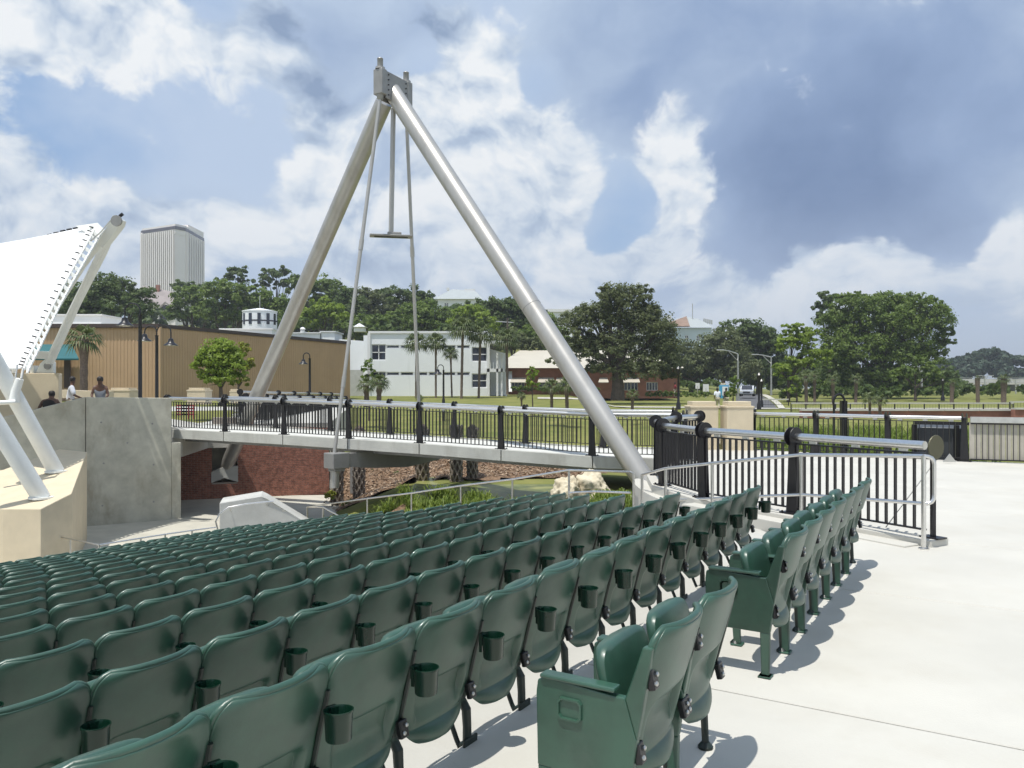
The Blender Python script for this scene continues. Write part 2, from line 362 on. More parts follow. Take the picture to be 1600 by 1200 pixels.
def grid_sheet(name, xs, ys, fz, m, kind='structure', keep=None):
    V = []; F = []; nx = len(xs); idx = {}
    for j, y in enumerate(ys):
        for i, x in enumerate(xs):
            idx[i, j] = len(V); V.append((x, y, fz(x, y)))
    for j in range(len(ys)-1):
        for i in range(nx-1):
            if keep is None or keep((xs[i]+xs[i+1])/2, (ys[j]+ys[j+1])/2): F.append((idx[i, j], idx[i+1, j], idx[i+1, j+1], idx[i, j+1]))
    me = bpy.data.meshes.new(name); me.from_pydata(V, [], F); me.materials.append(m)
    me.polygons.foreach_set('use_smooth', [True]*len(me.polygons))
    o = bpy.data.objects.new(name, me); COL.objects.link(o); o['kind'] = kind; return o
xs = sorted(set([-3000, -1500, -900, -600, -400, -300, -240, -200, -170, -150]+list(np.arange(-140, -30, 6.))+list(np.arange(-30, 40, .75))+list(np.arange(40, 150, 6.))+[170, 200, 250, 300, 400, 600, 900, 1500, 3000]))
ys = sorted(set([-1500, -300, -60, -20, -5]+list(np.arange(2, 62, .75))+list(np.arange(62, 150, 4.))+list(np.arange(150, 330, 8.))+[340, 360, 400, 450, 500, 600, 700, 900, 1300, 2000, 3500]))
def zt2(x, y):
    if y < 2: return -3.3
    if -7.2 < x < 2.6 and 28 < y < 34.2: return zt(x, y)-.3
    return zt(x, y)
gr = grid_sheet('ground', xs, ys, zt2, MT['grass']); gr['label'] = 'green park lawn rolling down to the creek'
# mulch bank and creek pond
def mk(x, y): return (-7.6 < x < 3.2+.3*math.sin(y*2)) and (27.2+.18*math.sin(x*1.7) < y < 35.2+.5*math.sin(x*.9+1))
mu = grid_sheet('mulch_bank', list(np.arange(-11, 6, .2)), list(np.arange(26, 37, .2)), lambda x, y: zt(x, y)+.05+.05*math.sin(x*5.1+y*3)*math.sin(y*4.3-x), MT['mulch'], keep=mk)
mu['label'] = 'brown pine mulch bank under the footbridge'
water = mat('pond_water', (.10, .125, .035), .42, spec=.22, var=.35, vs=1.1, bump=.04, bs=6, stain=((.27, .27, .09), .8, .42, .95, 1))
pw = MB().add([(x, y, -1.50) for x, y in ((-3.25, 24.6), (-2.7, 22.9), (-1.5, 20.9), (1.0, 18.9), (2.6, 19.4), (4.6, 23), (4.6, 30), (0, 30.5), (-1.6, 30), (-3.25, 28.5))], [tuple(range(10))]).build('pond_water', water); pw['kind'] = 'structure'; pw['label'] = 'still green pond water beside the boulder'
# ================================================================== plaza slabs
TH0 = 59.0
def un(th): a = R(th); return Vector((math.cos(a), math.sin(a), 0)), Vector((-math.sin(a), math.cos(a), 0))
U0, N0 = un(TH0)
def clip(poly, n, c, keep_ge=True):
    out = []; s = 1 if keep_ge else -1
    for i in range(len(poly)):
        a = poly[i]; b = poly[(i+1) % len(poly)]
        da = s*(a[0]*n[0]+a[1]*n[1]-c); db = s*(b[0]*n[0]+b[1]*n[1]-c)
        if da >= 0: out.append(a)
        if (da >= 0) != (db >= 0):
            t = da/(da-db); out.append((a[0]+(b[0]-a[0])*t, a[1]+(b[1]-a[1])*t))
    return out
def ap(a, p): v = U0*a+N0*p; return (v.x, v.y)
plaza = thing('plaza', 'pale concrete plaza paved in large jointed slabs', None); struct(plaza)
EDGE = 2.157
wallrun = [(3.55, 10.2), (2.75, 11.7), (2.4, 13.3), (2.58, 15.0), (3.42, 17.1), (4.12, 18.0), (4.12, 18.86), (4.75, 21.7), (6.6, 22.2), (6.7, 21.9), (7.95, 20.85), (9.2, 19.55), (10.5, 18.55), (11.8, 17.95), (36, 6.4)]
full = [ap(-9, EDGE), ap(-9, -14), ap(-2, -30), (36, -4)]+wallrun[::-1]+[(4.45, 8.55), ap(9.9, EDGE)]
cuts = [-9, -6.55, -3.8, -1.05, 1.7, 4.45, 7.2, 9.93, 12.65, 15.4, 18.2, 21, 30]
for i in range(len(cuts)-1):
    lo, hi = cuts[i]+.010, cuts[i+1]-.010
    for plo, phi in ((1.105, 9), (-3.4, 1.095), (-7.9, -3.41), (-32, -7.91)) if cuts[i] > 9 else ((-3.395, 9), (-7.9, -3.405), (-32, -7.91)):
        P = clip(clip(clip(clip(full, U0, lo), U0, hi, False), N0, plo), N0, phi, False)
        if len(P) < 3: continue
        mb = MB().prism(P, -.16, 0)
        o = mb.build('slab', 'slab', plaza); md = o.modifiers.new('b', 'BEVEL'); md.width = .006; md.segments = 1; md.limit_method = 'ANGLE'
sub = MB().prism([(a, b) for a, b in full], -.9, -.11).build('plaza_base', mat('joint_dirt', (.05, .045, .04), .95), plaza)
# seating tiers
def thj(j): return 59.05-.467*j
def E(j): return 1.18+.975*j
def zf(j): return .0308-.1517*j
B = [(4.47, 8.5), (3.55, 10.2), (2.75, 11.7), (2.3, 13.3), (2.15, 14.0), (1.1, 15.6), (-5.8, 22.9), (-12, 29.5)]
def hitB(th, perp):
    u, n = un(th); best = None
    for i in range(len(B)-1):
        a = Vector((*B[i], 0)); b = Vector((*B[i+1], 0)); da = n.dot(a)-perp; db = n.dot(b)-perp
        if da*db <= 0 and abs(da-db) > 1e-9:
            t = da/(da-db); q = a+(b-a)*t; return u.dot(q)
    return 8.
terr = thing('seating_terrace', 'stepped pale concrete terrace carrying the green seats', None); struct(terr)
for j in range(1, 18):
    u1, n1 = un(thj(j)); u2, n2 = un(thj(j+1))
    e1 = hitB(thj(j), E(j)); e2 = hitB(thj(j+1), E(j+1)); p1 = E(j); p2 = E(j+1)
    if j == 1: u1, n1 = U0, N0; p1 = EDGE; e1 = 9.9
    if j == 17: p2 = p1+.35
    q = [u1*-7+n1*p1, u1*e1+n1*p1, u2*e2+n2*p2, u2*-7+n2*p2]
    zb = -3.0 if j > 8 else zf(j)-1.2
    MB().prism([(v.x, v.y) for v in q], zb, zf(j)).build('tread', 'tier', terr, bev=.008)
st = MB().prism([(-45, -6), (-6, 2), (-1.5, 16), (-5.6, 23.1), (-4.4, 26.9), (-6.2, 29.5), (-7.3, 31.7), (-13, 31.2), (-45, 30)], -3.2, -2.56).build('stage_floor', 'stage'); struct(st, 'pale concrete stage apron below the seats')
# retaining curb and curved plinth along the near railing
def offs(pts, d):
    out = []
    for i, p in enumerate(pts):
        a = Vector(pts[max(i-1, 0)]); b = Vector(pts[min(i+1, len(pts)-1)]); t = (b-a).normalized()
        out.append((p[0]-t.y*d, p[1]+t.x*d))
    return out
PA = [(4.54, 8.67), (3.64, 10.3), (2.83, 11.76), (2.51, 13.3), (2.69, 14.9), (3.5, 17.0), (4.19, 17.8)]
cl = [(4.60, 8.55)]+PA[1:]
a_ = offs(cl, .17); b_ = offs(cl, -.14)
curb = thing('retaining_curb', 'cream concrete curb under the black plaza railing', 'curb')
MB().prism([*b_[:7], *a_[:7][::-1]], -2.6, .075).build('curb_wall', 'slab', curb, bev=.012)
cl2 = offs(PA[:3], .42); cl1 = offs(PA[:3], .172)
MB().prism([*cl1, *cl2[::-1]], -1.6, .02).build('curb_step', 'slab', curb, bev=.01)
arc = [(2.42+.2*math.cos(R(a)), 13.9+1.5*math.sin(R(a))) for a in range(70, 271, 15)]
MB().prism([(2.5, 15.4)]+arc+[(2.75, 12.4)], -2.6, -.05).build('curved_plinth', 'slab', curb, smooth=False, bev=.01)
# ================================================================== stadium seats
def bake(o):
    dg = bpy.context.evaluated_depsgraph_get(); dg.update()
    me = bpy.data.meshes.new_from_object(o.evaluated_get(dg), depsgraph=dg)
    bpy.data.objects.remove(o); return me
def surf(name, nu, nv, f, m, thick, sub=1, sm=True):
    V = []; F = []
    for j in range(nv+1):
        for i in range(nu+1): V.append(f(-1+2*i/nu, j/nv))
    for j in range(nv):
        for i in range(nu): a = j*(nu+1)+i; F.append((a, a+1, a+nu+2, a+nu+1))
    me = bpy.data.meshes.new(name); me.from_pydata(V, [], F); me.materials.append(m)
    o = bpy.data.objects.new(name, me); COL.objects.link(o)
    s = o.modifiers.new('s', 'SOLIDIFY'); s.thickness = thick; s.offset = 1
    if sub: q = o.modifiers.new('q', 'SUBSURF'); q.levels = sub; q.render_levels = sub
    r = bake(o); r.name = name
    r.polygons.foreach_set('use_smooth', [True]*len(r.polygons)); return r
# back shell: profile of (z, y) of the rear surface, y forward
PZ = [.262, .272, .288, .304, .320, .332, .340, .352, .37, .40, .43, .46, .49, .52, .535, .545, .551, .556, .562, .575, .60, .64, .68, .72, .75, .775, .795, .810, .822, .830]
SS = [-1, -.97, -.92, -.86, -.80, -.75, -.70, -.66, -.62, -.55, -.42, -.28, -.14, 0, .14, .28, .42, .55, .62, .66, .70, .75, .80, .86, .92, .97, 1]
def backpt(s, z):
    y = float(np.interp(z, [.262, .29, .32, .336, .345, .37, .45, .55, .66, .74, .79, .815, .830], [-.076, -.078, -.062, -.048, -.050, -.055, -.074, -.103, -.137, -.158, -.173, -.184, -.190]))
    w = float(np.interp(z, [.262, .28, .31, .34, .38, .44, .50, .60, .70, .75, .78, .80, .815, .825, .830], [.085, .150, .196, .216, .230, .240, .245, .248, .250, .248, .243, .234, .219, .200, .180]))
    ss = abs(s)
    if z < .40: y += .02*ss**2*max(0, (.40-z)/.14)
    top = .556-.035*max(0, (ss-.50)/.18)**2        # rounded upper corners of the recess
    rec = (1-sstep(ss, .665, .735))*sstep(z, .34, .44)*(1-sstep(z, top-.004, top+.003)) if ss < .74 else 0
    y += .034*rec
    y += .045*ss**2.6*(.45+.55*min(1, max(0, (z-.27)/.3)))
    return (s*w, y, z)
def back_mesh():
    V = [backpt(s, z) for z in PZ for s in SS]; n = len(SS); F = []
    for j in range(len(PZ)-1):
        for i in range(n-1): a = j*n+i; F.append((a, a+1, a+n+1, a+n))
    me = bpy.data.meshes.new('backrest'); me.from_pydata(V, [], F); me.materials.append(MT['green'])
    o = bpy.data.objects.new('backrest', me); COL.objects.link(o)
    s = o.modifiers.new('s', 'SOLIDIFY'); s.thickness = .014; s.offset = 1
    q = o.modifiers.new('q', 'SUBSURF'); q.levels = q.render_levels = 1
    r = bake(o)
    # rolled bead round the upper edge
    path = [backpt(-1, z) for z in (.60, .68, .74, .775, .795, .810, .822, .830)]+[backpt(s, .830) for s in (-.9, -.7, -.45, -.2, 0, .2, .45, .7, .9)]+[backpt(1, z) for z in (.830, .822, .810, .795, .775, .74, .68, .60)]
    mb = MB().tube([(x, y+.003, z+.002) for x, y, z in path], [.004, .008]+[.0135]*(len(path)-4)+[.008, .004], 10)
    mb.tube([(x, y+.004, z) for x, y, z in [backpt(s, .262) for s in (-1, -.6, -.2, .2, .6, 1)]], .009, 8)
    bm = bmesh.new(); bm.from_mesh(r); bm.from_mesh(mb.mesh('t', MT['green'], True)); me = bpy.data.meshes.new('backrest'); bm.to_mesh(me); bm.free()
    me.materials.append(MT['green']); me.polygons.foreach_set('use_smooth', [True]*len(me.polygons)); 
    try: me.set_sharp_from_angle(angle=R(50))
    except Exception: pass
    return me
me_back = back_mesh()
# folded-up seat pan: a domed cushion shell
V = []; F = []; nu, nv = 16, 12
def seatpt(s, t):                 # s across, t up
    z = .345+.405*t; w = .212*(1-.10*abs(2*t-1)**3)
    return s, t, w, z
def seat_mesh():
    V = []; F = []; n = 28; rings = 11
    # superellipse rings stacked in thickness direction
    T = [(0, .50, -1), (.0, .90, -1), (.010, .985, -1), (.024, 1., -1), (.038, .985, -1), (.050, .94, -1), (.058, .86, -1), (.066, .62, -1), (.070, .30, -1)]
    for (th, sc, _) in T:
        for k in range(n):
            a = 2*math.pi*k/n; c, s_ = math.cos(a), math.sin(a)
            x = math.copysign(abs(c)**.36, c)*.222*sc; zz = math.copysign(abs(s_)**.38, s_)*.196*sc
            zc = .530+zz; lean = .015+(zc-.34)*.24
            bow = .022*(1-(x/.212)**2)
            V.append((x, -.015+lean+th+bow*(th > .04), zc))
    for i in range(len(T)-1):
        for k in range(n): F.append((i*n+k, i*n+(k+1) % n, (i+1)*n+(k+1) % n, (i+1)*n+k))
    F.append(tuple(reversed(range(n)))); F.append(tuple((len(T)-1)*n+k for k in range(n)))
    mb = MB(); mb.v = V; mb.f = F; return mb.mesh('seat_pan', MT['green'], True)
me_seat = seat_mesh()
# cup holder
def cup():
    mb = MB()
    mb.lathe([(.040, 0), (.043, .004), (.0475, .092), (.0505, .096), (.0505, .103), (.0465, .103), (.0445, .095), (.040, .012), (.001, .010)], n=24)
    mb.box((.012, .05, .075), (.035, .03, .05)); mb.box((.016, .062, .045), (.02, .014, .06))
    return mb.mesh('cup_holder', MT['dkgreen'], True)
me_cup = cup()
def bracket():
    mb = MB(); mb.box((0, 0, 0), (.052, .028, .075)); return mb
b_ = bracket(); o_ = b_.build('hinge_bracket', 'black', bev=.006); me_br = bake(o_)
mb = MB()
for dx, dz in ((-.010, -.015), (.012, .012)): mb.lathe([(.010, 0), (.010, .006), (.006, .010)], c=(dx, -.014, dz), n=8, M=Matrix.Rotation(R(90), 3, 'X'))
me_bolt = mb.mesh('bolt', MT['bolt'])
# middle standard, riser mounted: post, diagonal strut, foot
def std_riser():
    mb = MB()
    mb.tube([(0, -.005, .50), (0, -.012, .40), (0, -.004, .33), (0, -.035, .28), (0, -.040, .20), (0, -.040, .10)], [.018, .020, .022, .024, .022, .023], 8)
    mb.tube([(0, .13, .40), (0, .10, .31), (0, .075, .24), (0, .02, .12), (0, -.028, .045)], [.016, .015, .013, .013, .015], 8)
    mb.tube([(0, -.03, .31), (0, .03, .335), (0, .10, .33)], .012, 6)
    mb.box((0, -.035, .075), (.05, .05, .10)); mb.box((0, -.058, .10), (.11, .012, .11))
    return mb
me_riser = bake(std_riser().build('leg', 'iron', bev=.003))
def slot():                            # thin standard edge seen between two backs
    mb = MB(); mb.tube([(0, -.02, .34), (0, -.055, .45), (0, -.10, .62), (0, -.125, .72)], .011, 6); return mb
me_slot = slot().mesh('standard', MT['iron'], True)
def arm():
    mb = MB(); mb.box((0, .105, .585), (.05, .30, .026)); mb.box((0, .06, .54), (.022, .24, .07)); return mb
me_arm = bake(arm().build('armrest', 'dkgreen', bev=.009))
def floor_leg(rear):
    mb = MB(); y = -.0 if rear else .30
    mb.tube([(0, y+(.02 if rear else -.04), .42), (0, y, .02)], [.021, .017], 8); mb.lathe([(.036, 0), (.036, .012), (.02, .03)], c=(0, y, 0), n=10)
    if not rear: mb.tube([(0, .02, .40), (0, .26, .40)], .016, 6)
    return mb
me_leg = floor_leg(True).mesh('leg', MT['iron'], True); me_leg2 = floor_leg(False).mesh('leg', MT['iron'], True)
def endpanel():
    # outline in (y, z) : front, armrest, up along the back
    up = [(-.050, .26), (.330, .26), (.336, .54), (.330, .585), (.30, .603), (.02, .585), (-.03, .585), (-.075, .44)]
    bk = [(-.075, .44), (-.03, .585), (-.05, .64), (-.098, .78), (-.135, .78), (-.115, .66), (-.095, .54)]
    mb = MB(); mb.slabv([(-.018, y, z) for y, z in up], (.036, 0, 0)).slabv([(-.018, y, z) for y, z in bk], (.036, 0, 0))
    for a, b in ((-.050, -.045), (.272, .262)): mb.slabv([(-.016, b, .012), (-.016, b+.045, .012), (-.016, a+.058, .262), (-.016, a, .262)], (.032, 0, 0))
    for y in (-.022, .285): mb.box((0, y, .006), (.085, .075, .012))
    return mb
me_panel = bake(endpanel().build('end_panel', 'green', bev=.006))
def armtop():
    mb = MB(); mb.box((0, .16, .607), (.062, .31, .018)); return mb
me_armtop = bake(armtop().build('armrest', 'green', bev=.008))
def badge():
    mb = MB(); w, h, c = .052, .042, .014
    o_ = [(-w+c, -h), (w-c, -h), (w, -h+c), (w, h-c), (w-c, h), (-w+c, h), (-w, h-c), (-w, -h+c)]
    i_ = [(a*.82, b*.80) for a, b in o_]
    n = 8; vs = [(0, a, b) for a, b in o_]+[(-.012, a*.96, b*.96) for a, b in o_]+[(-.012, a, b) for a, b in i_]+[(-.002, a*.95, b*.95) for a, b in i_]
    fs = []
    for r_ in range(3): fs += [(r_*n+k, r_*n+(k+1) % n, (r_+1)*n+(k+1) % n, (r_+1)*n+k) for k in range(n)]
    fs.append(tuple(3*n+k for k in range(n)))
    mb.add(vs, fs); return mb
me_badge = badge().mesh('row_number_plate', MT['green'])
def seat_proto(kind):
    t = thing('stadium_seat', 'x', 'stadium seat')
    inst('backrest', me_back, t); inst('seat_pan', me_seat, t)
    if kind == 'riser':
        l = inst('leg', me_riser, t, (.254, 0, 0)); inst('standard', me_slot, t, (.254, 0, 0))
        inst('cup_holder', me_cup, t, (.226, -.207, .566), scale=(1.08, 1.08, 1.05))
    else:
        inst('leg', me_leg, t, (.254, 0, 0)); inst('leg', me_leg2, t, (.254, 0, 0)); inst('standard', me_slot, t, (.254, 0, 0)); inst('armrest', me_arm, t, (.254, 0, 0))
    b = inst('hinge_bracket', me_br, t, (.240, -.070, .385), (R(-14), 0, 0)); inst('bolt', me_bolt, b)
    return t
PRI = seat_proto('riser'); PFL = seat_proto('floor')
used = {'r': False, 'f': False}
def put_seat(proto, key, loc, th, label, group):
    if not used[key]: o = proto; used[key] = True
    else: o = copy_tree(proto)
    o.location = loc; o.rotation_euler = (0, 0, R(th+random.uniform(-.7, .7))); o['label'] = label; o['group'] = group
    for c in o.children:
        if c.name.startswith('seat_pan'): c.rotation_euler.x = R(random.gauss(0, 1.3)); c.location = (random.uniform(-.003, .003), 0, random.uniform(-.004, .004))
        if c.name.startswith('cup_holder'): c.rotation_euler = (R(random.gauss(0, 1.5)), R(random.gauss(0, 1.5)), R(random.uniform(-12, 12)))
    return o
def add_end(o, side, floor=True):
    x = -.254 if side < 0 else .254
    if floor:
        p = inst('end_panel', me_panel, o, (x, 0, 0)); inst('row_number_plate', me_badge, p, (-.018, .19, .50))
        inst('armrest', me_armtop, o, (x, 0, 0)); b = inst('hinge_bracket', me_br, o, (x+.022, -.070, .385), (R(-14), 0, 0)); inst('bolt', me_bolt, b)
        b = inst('hinge_bracket', me_br, o, (x+.022, -.118, .66), (R(-14), 0, 0)); inst('bolt', me_bolt, b)
PIT = .508
lab0 = ['green folded seat with end panel nearest the camera, beside the aisle', 'green folded seat standing second in the front pair on the plaza']
for i in range(2):
    q = U0*(2.678+PIT*(i+.5))+N0*1.155
    o = put_seat(PFL, 'f', (q.x, q.y, 0), TH0, lab0[i], 'green seats standing on the flat plaza')
    if i == 0: add_end(o, -1)
for i in range(7):
    q = U0*(4.787+PIT*(i+.5))+N0*1.155
    o = put_seat(PFL, 'f', (q.x, q.y, 0), TH0, ('green folded seat with end panel leading the row of seven on the plaza' if i == 0 else 'green folded seat, %s from the near end in the plaza row of seven' % ORD[i+1]), 'green seats standing on the flat plaza')
    if i == 0: add_end(o, -1)
PXE = {1: 1193, 2: 1068, 3: 982, 4: 925.7, 5: 888.5, 6: 860.8, 7: 790.5, 8: 724, 9: 635, 10: 602, 11: 575, 12: 547, 13: 493, 14: 442.5, 15: 412, 16: 393}
NSEAT = 0
for j in range(1, 17):
    u, n = un(thj(j)); ptop = 1.06+.975*j; q = (PXE[j]-800)/FPX
    D = ptop/(-q*math.sin(R(thj(j)))+math.cos(R(thj(j)))); al = u.dot(Vector((q*D, D, 0)))
    for k in range(40):
        P = u*(al-PIT*(k+.5))+n*(ptop+.178)
        if P.y < 1.0: break
        px = 800+P.x/P.y*FPX; py = HZ+(EYE-zf(j)-.84)/P.y*FPX
        if px < -170 or py > 1290: break
        o = put_seat(PRI, 'r', (P.x, P.y, zf(j)), thj(j), 'green folded seat, %s row below the plaza, %s from its right end' % (ORD[j], ORD[k+1] if k < 25 else 'last'), 'green seats of the sloping terrace')
        NSEAT += 1
print('seats', NSEAT)
# ================================================================== black plaza and bridge railings
def unitbar(w, h=.84):
    return MB().box((0, 0, h/2), (w, w*2.4, h)).mesh('baluster', MT['black'])
me_bal = unitbar(.0165); me_bal_far = unitbar(.015); me_thin = MB().box((0, 0, .42), (.014, .014, .84)).mesh('bar', MT['black'])
def post_mesh():
    mb = MB()
    for dy in (-.032, .032):      # two tapering plates, thin across the run (run = x)
        vs = [(-.092, dy-.006, .015), (.092, dy-.006, .015), (.066, dy-.006, .45), (.046, dy-.006, .95), (-.046, dy-.006, .95), (-.066, dy-.006, .45)]
        mb.slabv(vs, (0, .012, 0))
    mb.box((0, 0, .5), (.03, .055, .9))
    mb.box((0, 0, .008), (.30, .20, .016))
    for sx in (-.12, .12):
        for sy in (-.075, .075): mb.lathe([(.014, .016), (.014, .034)], c=(sx, sy, 0), n=6)
    return mb.mesh('post', MT['black'])
me_post = post_mesh()
def disc_mesh():
    mb = MB(); rx = Matrix.Rotation(R(90), 3, 'Y')
    for x in (-.045, .045): mb.lathe([(.122, -.006), (.125, 0), (.122, .006)], c=(x, 0, 0), n=24, M=rx)
    mb.box((0, 0, -.03), (.08, .05, .12)); mb.lathe([(.035, -.06), (.035, .06)], n=12, M=rx)
    return mb.mesh('disc_bracket', MT['black'])
me_disc = disc_mesh()
def railing(name, label, pts, posts, bal=.108, me=None, H=1.07, tube_r=.048, z=None, enddiscs=True):
    """pts: base points; posts: which points carry a post"""
    me = me or me_bal
    root = thing(name, label, 'railing', tuple(pts[0])); o0 = Vector(pts[0]); pts = [Vector(p) for p in pts]
    L_ = MB(); T_ = MB(); Bk = MB()
    for i in range(len(pts)-1):
        a, b = pts[i], pts[i+1]; d = b-a; ln = d.length; t = d.normalized(); ang = math.atan2(d.y, d.x)
        up = Vector((0, 0, 1))
        T_ = MB().tube([a+up*(H-.045)+t*.05, b+up*(H-.045)-t*.05], tube_r, 14); T_.build('handrail_tube', 'silver', root, smooth=True)
        MB().beam(a+up*.905+t*.04, b+up*.905-t*.04, .045, .018).build('flat_rail', 'black', root); MB().beam(a+up*.075+t*.04, b+up*.075-t*.04, .04, .018).build('bottom_rail', 'black', root)
        nb = max(1, round(ln/.56)); Bk = MB()
        for k in range(nb):
            p = a+d*((k+.5)/nb); Bk.beam(p+up*.915, p+up*(H-.08), .012, .012); Bk.box(p+up*(H-.10), (.10, .03, .045), rz=ang)
        Bk.build('tube_bracket', 'galv', root)
        n = max(1, int((ln-.12)/bal))
        for k in range(n):
            p = a+d*((k+.5)/n); inst('baluster', me, root, p+up*.07-o0, (0, 0, ang))
    for i, p in enumerate(pts):
        if posts[i]:
            d = (pts[min(i+1, len(pts)-1)]-pts[max(i-1, 0)]); ang = math.atan2(d.y, d.x)
            q = inst('post', me_post, root, p-o0, (0, 0, ang)); inst('disc_bracket', me_disc, q, (0, 0, H-.045))
    return root
# near plaza railing
cz = .075
railing('plaza_railing', 'nearest black railing with thick silver tube on the cream curb', [(4.54, 8.67, cz), (3.64, 10.3, cz), (2.83, 11.76, cz), (2.51, 13.3, cz)], [0, 1, 1, 1], H=1.04)
railing('plaza_railing', 'dark railing seen almost edge-on between curb corner and bridge entrance', [(2.51, 13.3, cz), (2.69, 14.9, cz), (3.5, 17.0, cz), (4.19, 17.8, cz)], [0, 1, 1, 1], H=1.04)
ep = thing('railing_end_post', 'black end post with large round plate closing the nearest railing', 'post', (4.56, 8.63, 0))
MB().box((4.56, 8.63, cz+.008), (.22, .16, .016), rz=R(118)).build('base_plate', 'black', ep)
MB().lathe([(.128, -.008), (.132, 0), (.128, .008)], c=(4.575, 8.60, cz+.985), n=28, M=Matrix.Rotation(R(28), 3, 'Z') @ Matrix.Rotation(R(90), 3, 'X')).build('end_disc', mat('bronze_plate', (.10, .095, .055), .5, .3), ep)
MB().beam((4.56, 8.63, cz+.0), (4.56, 8.63, cz+.93), .035, .06, up=(0, 1, 0)).build('end_bar', 'black', ep)
# far plaza railing
railing('plaza_railing', 'black railing with silver tube on the far right side of the plaza', [(6.6, 21.8, 0), (7.9, 20.7, 0), (9.15, 19.4, 0), (10.45, 18.4, 0)], [1, 1, 1, 1], me=me_bal_far, bal=.115, H=1.04)
fp = thing('slatted_screen', 'beige vertical panel screen behind black bars at right edge of plaza', 'screen', (10.55, 18.35, 0))
sa, sb = Vector((10.53, 18.36, 0)), Vector((16.7, 15.4, 0)); sd = (sb-sa); sn = int(sd.length/.118); sang = math.atan2(sd.y, sd.x)
me_sl = MB().box((0, 0, .45), (.110, .02, .84)).mesh('panel', MT['panel'])
for k in range(sn):
    p = sa+sd*((k+.5)/sn); inst('panel', me_sl, fp, (p.x-10.55, p.y-18.35, .03), (0, 0, sang))
    inst('bar', me_thin, fp, (p.x+sd.x/sn*.5-10.55, p.y+sd.y/sn*.5-18.35-.06, .05), (0, 0, sang))
MB().beam(sa+Vector((0, -.05, .97)), sb+Vector((0, -.05, .97)), .10, .13).build('top_tube_cover', 'galv', fp)
MB().beam(sa+Vector((0, -.06, .88)), sb+Vector((0, -.06, .88)), .03, .03).build('flat_rail', 'black', fp); MB().beam(sa+Vector((0, -.06, .06)), sb+Vector((0, -.06, .06)), .03, .03).build('bottom_rail', 'black', fp)
# bins and utility cage behind the far railing
bn = thing('utility_cart', 'dark grey lidded cart in a black frame behind the far railing', 'cart', (10.4, 19.4, -.1))
CX = 1.03; CY = .02
MB().prism([(8.95+CX, 19.6+CY), (9.85+CX, 19.15+CY), (10.25+CX, 19.95+CY), (9.35+CX, 20.4+CY)], -.1, [.72, .72, .78, .78]).build('cart_body', 'bin', bn, bev=.03)
MB().beam((8.85+CX, 19.55+CY, .84), (9.95+CX, 19.02+CY, .84), .10, .07).beam((8.85+CX, 19.55+CY, -.1), (8.85+CX, 19.55+CY, .80), .09, .09).beam((9.65+CX, 19.12+CY, -.1), (9.65+CX, 19.12+CY, .80), .09, .09).build('frame', 'black', bn)
MB().beam((9.02+CX, 19.52+CY, .73), (9.62+CX, 19.2+CY, .73), .02, .012).build('lid_edge', 'galv', bn)
for k in range(4): MB().box((9.05+CX+.19*k, 19.53+CY-.095*k, .25), (.03, .03, .75), rz=-.46).build('rib', 'bin', bn)
tr = W(1484, 722, 17.9)
tri = MB(); tri.slabv([tr+Vector((-.15, 0, 0)), tr+Vector((.15, 0, 0)), tr+Vector((0, 0, .19))], (0, .02, 0))
tag(tri.build('triangle_sign', 'galv'), 'small grey triangular sign leaning at the foot of the far railing', 'sign')
# ================================================================== slim stainless handrails beside the seats
def handrail(name, label, pts, posts, zfoot, r=.021, mid=None, loop=None):
    root = thing(name, label, 'handrail', tuple(pts[0])); pts = [Vector(p) for p in pts]
    MB().tube(pts, r, 10).build('top_rail', 'silver', root, smooth=True)
    if mid is not None: MB().tube([p-Vector((0, 0, mid)) for p in pts], r*.85, 10).build('mid_rail', 'silver', root, smooth=True)
    for i, p in enumerate(pts):
        if posts[i]:
            zf_ = zfoot[i] if isinstance(zfoot, (list, tuple)) else zfoot
            MB().tube([p, (p.x, p.y, zf_)], r*1.05, 10).lathe([(.055, 0), (.055, .012), (.03, .02)], c=(p.x, p.y, zf_), n=12).build('post', 'silver', root, smooth=True)
    return root
hp = [(4.34, 8.4, .98), (3.63, 10.0, .86), (2.84, 11.3, .63), (2.43, 12.6, .425), (2.22, 13.6, .215)]
h1 = handrail('stair_handrail', 'silver tubular handrail running down past the nearest black railing', hp, [1, 1, 1, 1, 1], [0, .02, -.30, -.45, -.6], mid=.50, r=.023)
a = Vector(hp[0]); t = (Vector(hp[0])-Vector(hp[1])).normalized()
MB().tube([a, a+Vector((.045, -.01, -.004)), a+Vector((.075, -.02, -.02)), a+Vector((.095, -.02, -.05)), a+Vector((.10, -.02, -.09)), a+Vector((.10, -.02, -.40)), a+Vector((.095, -.02, -.45)), a+Vector((.075, -.02, -.48)), a+Vector((.045, -.01, -.496)), a+Vector((0, 0, -.5))], .022, 10).build('return_loop', 'silver', h1, smooth=True)
hp2 = [(2.12, 13.9, .20), W(985, 737.5, 14.4), W(889, 734.5, 15.5), W(800.6, 749, 16.66), W(720, 759, 17.9), W(643, 770.5, 19.2), W(574, 779, 20.6), W(480, 792, 22.8)]
handrail('creek_handrail', 'long silver handrail between the seats and the creek planting', hp2, [1, 0, 1, 1, 1, 1, 1, 1], [-.8, 0, -.95, -1.3, -1.6, -1.9, -2.2, -2.56])
lo = [W(985, 770, 14.4), W(930, 768, 15.0), W(889, 770, 15.5)]
handrail('low_handrail', 'short low silver rail in front of the pale boulder', lo, [0, 0, 0], -1)
hp3 = [W(481, 792, 22.8), W(505, 792.5, 22.4), W(540, 812, 21.8)]
handrail('ramp_handrail', 'short sloping silver handrail beside the path mouth', hp3, [0, 1, 0], -2.56)
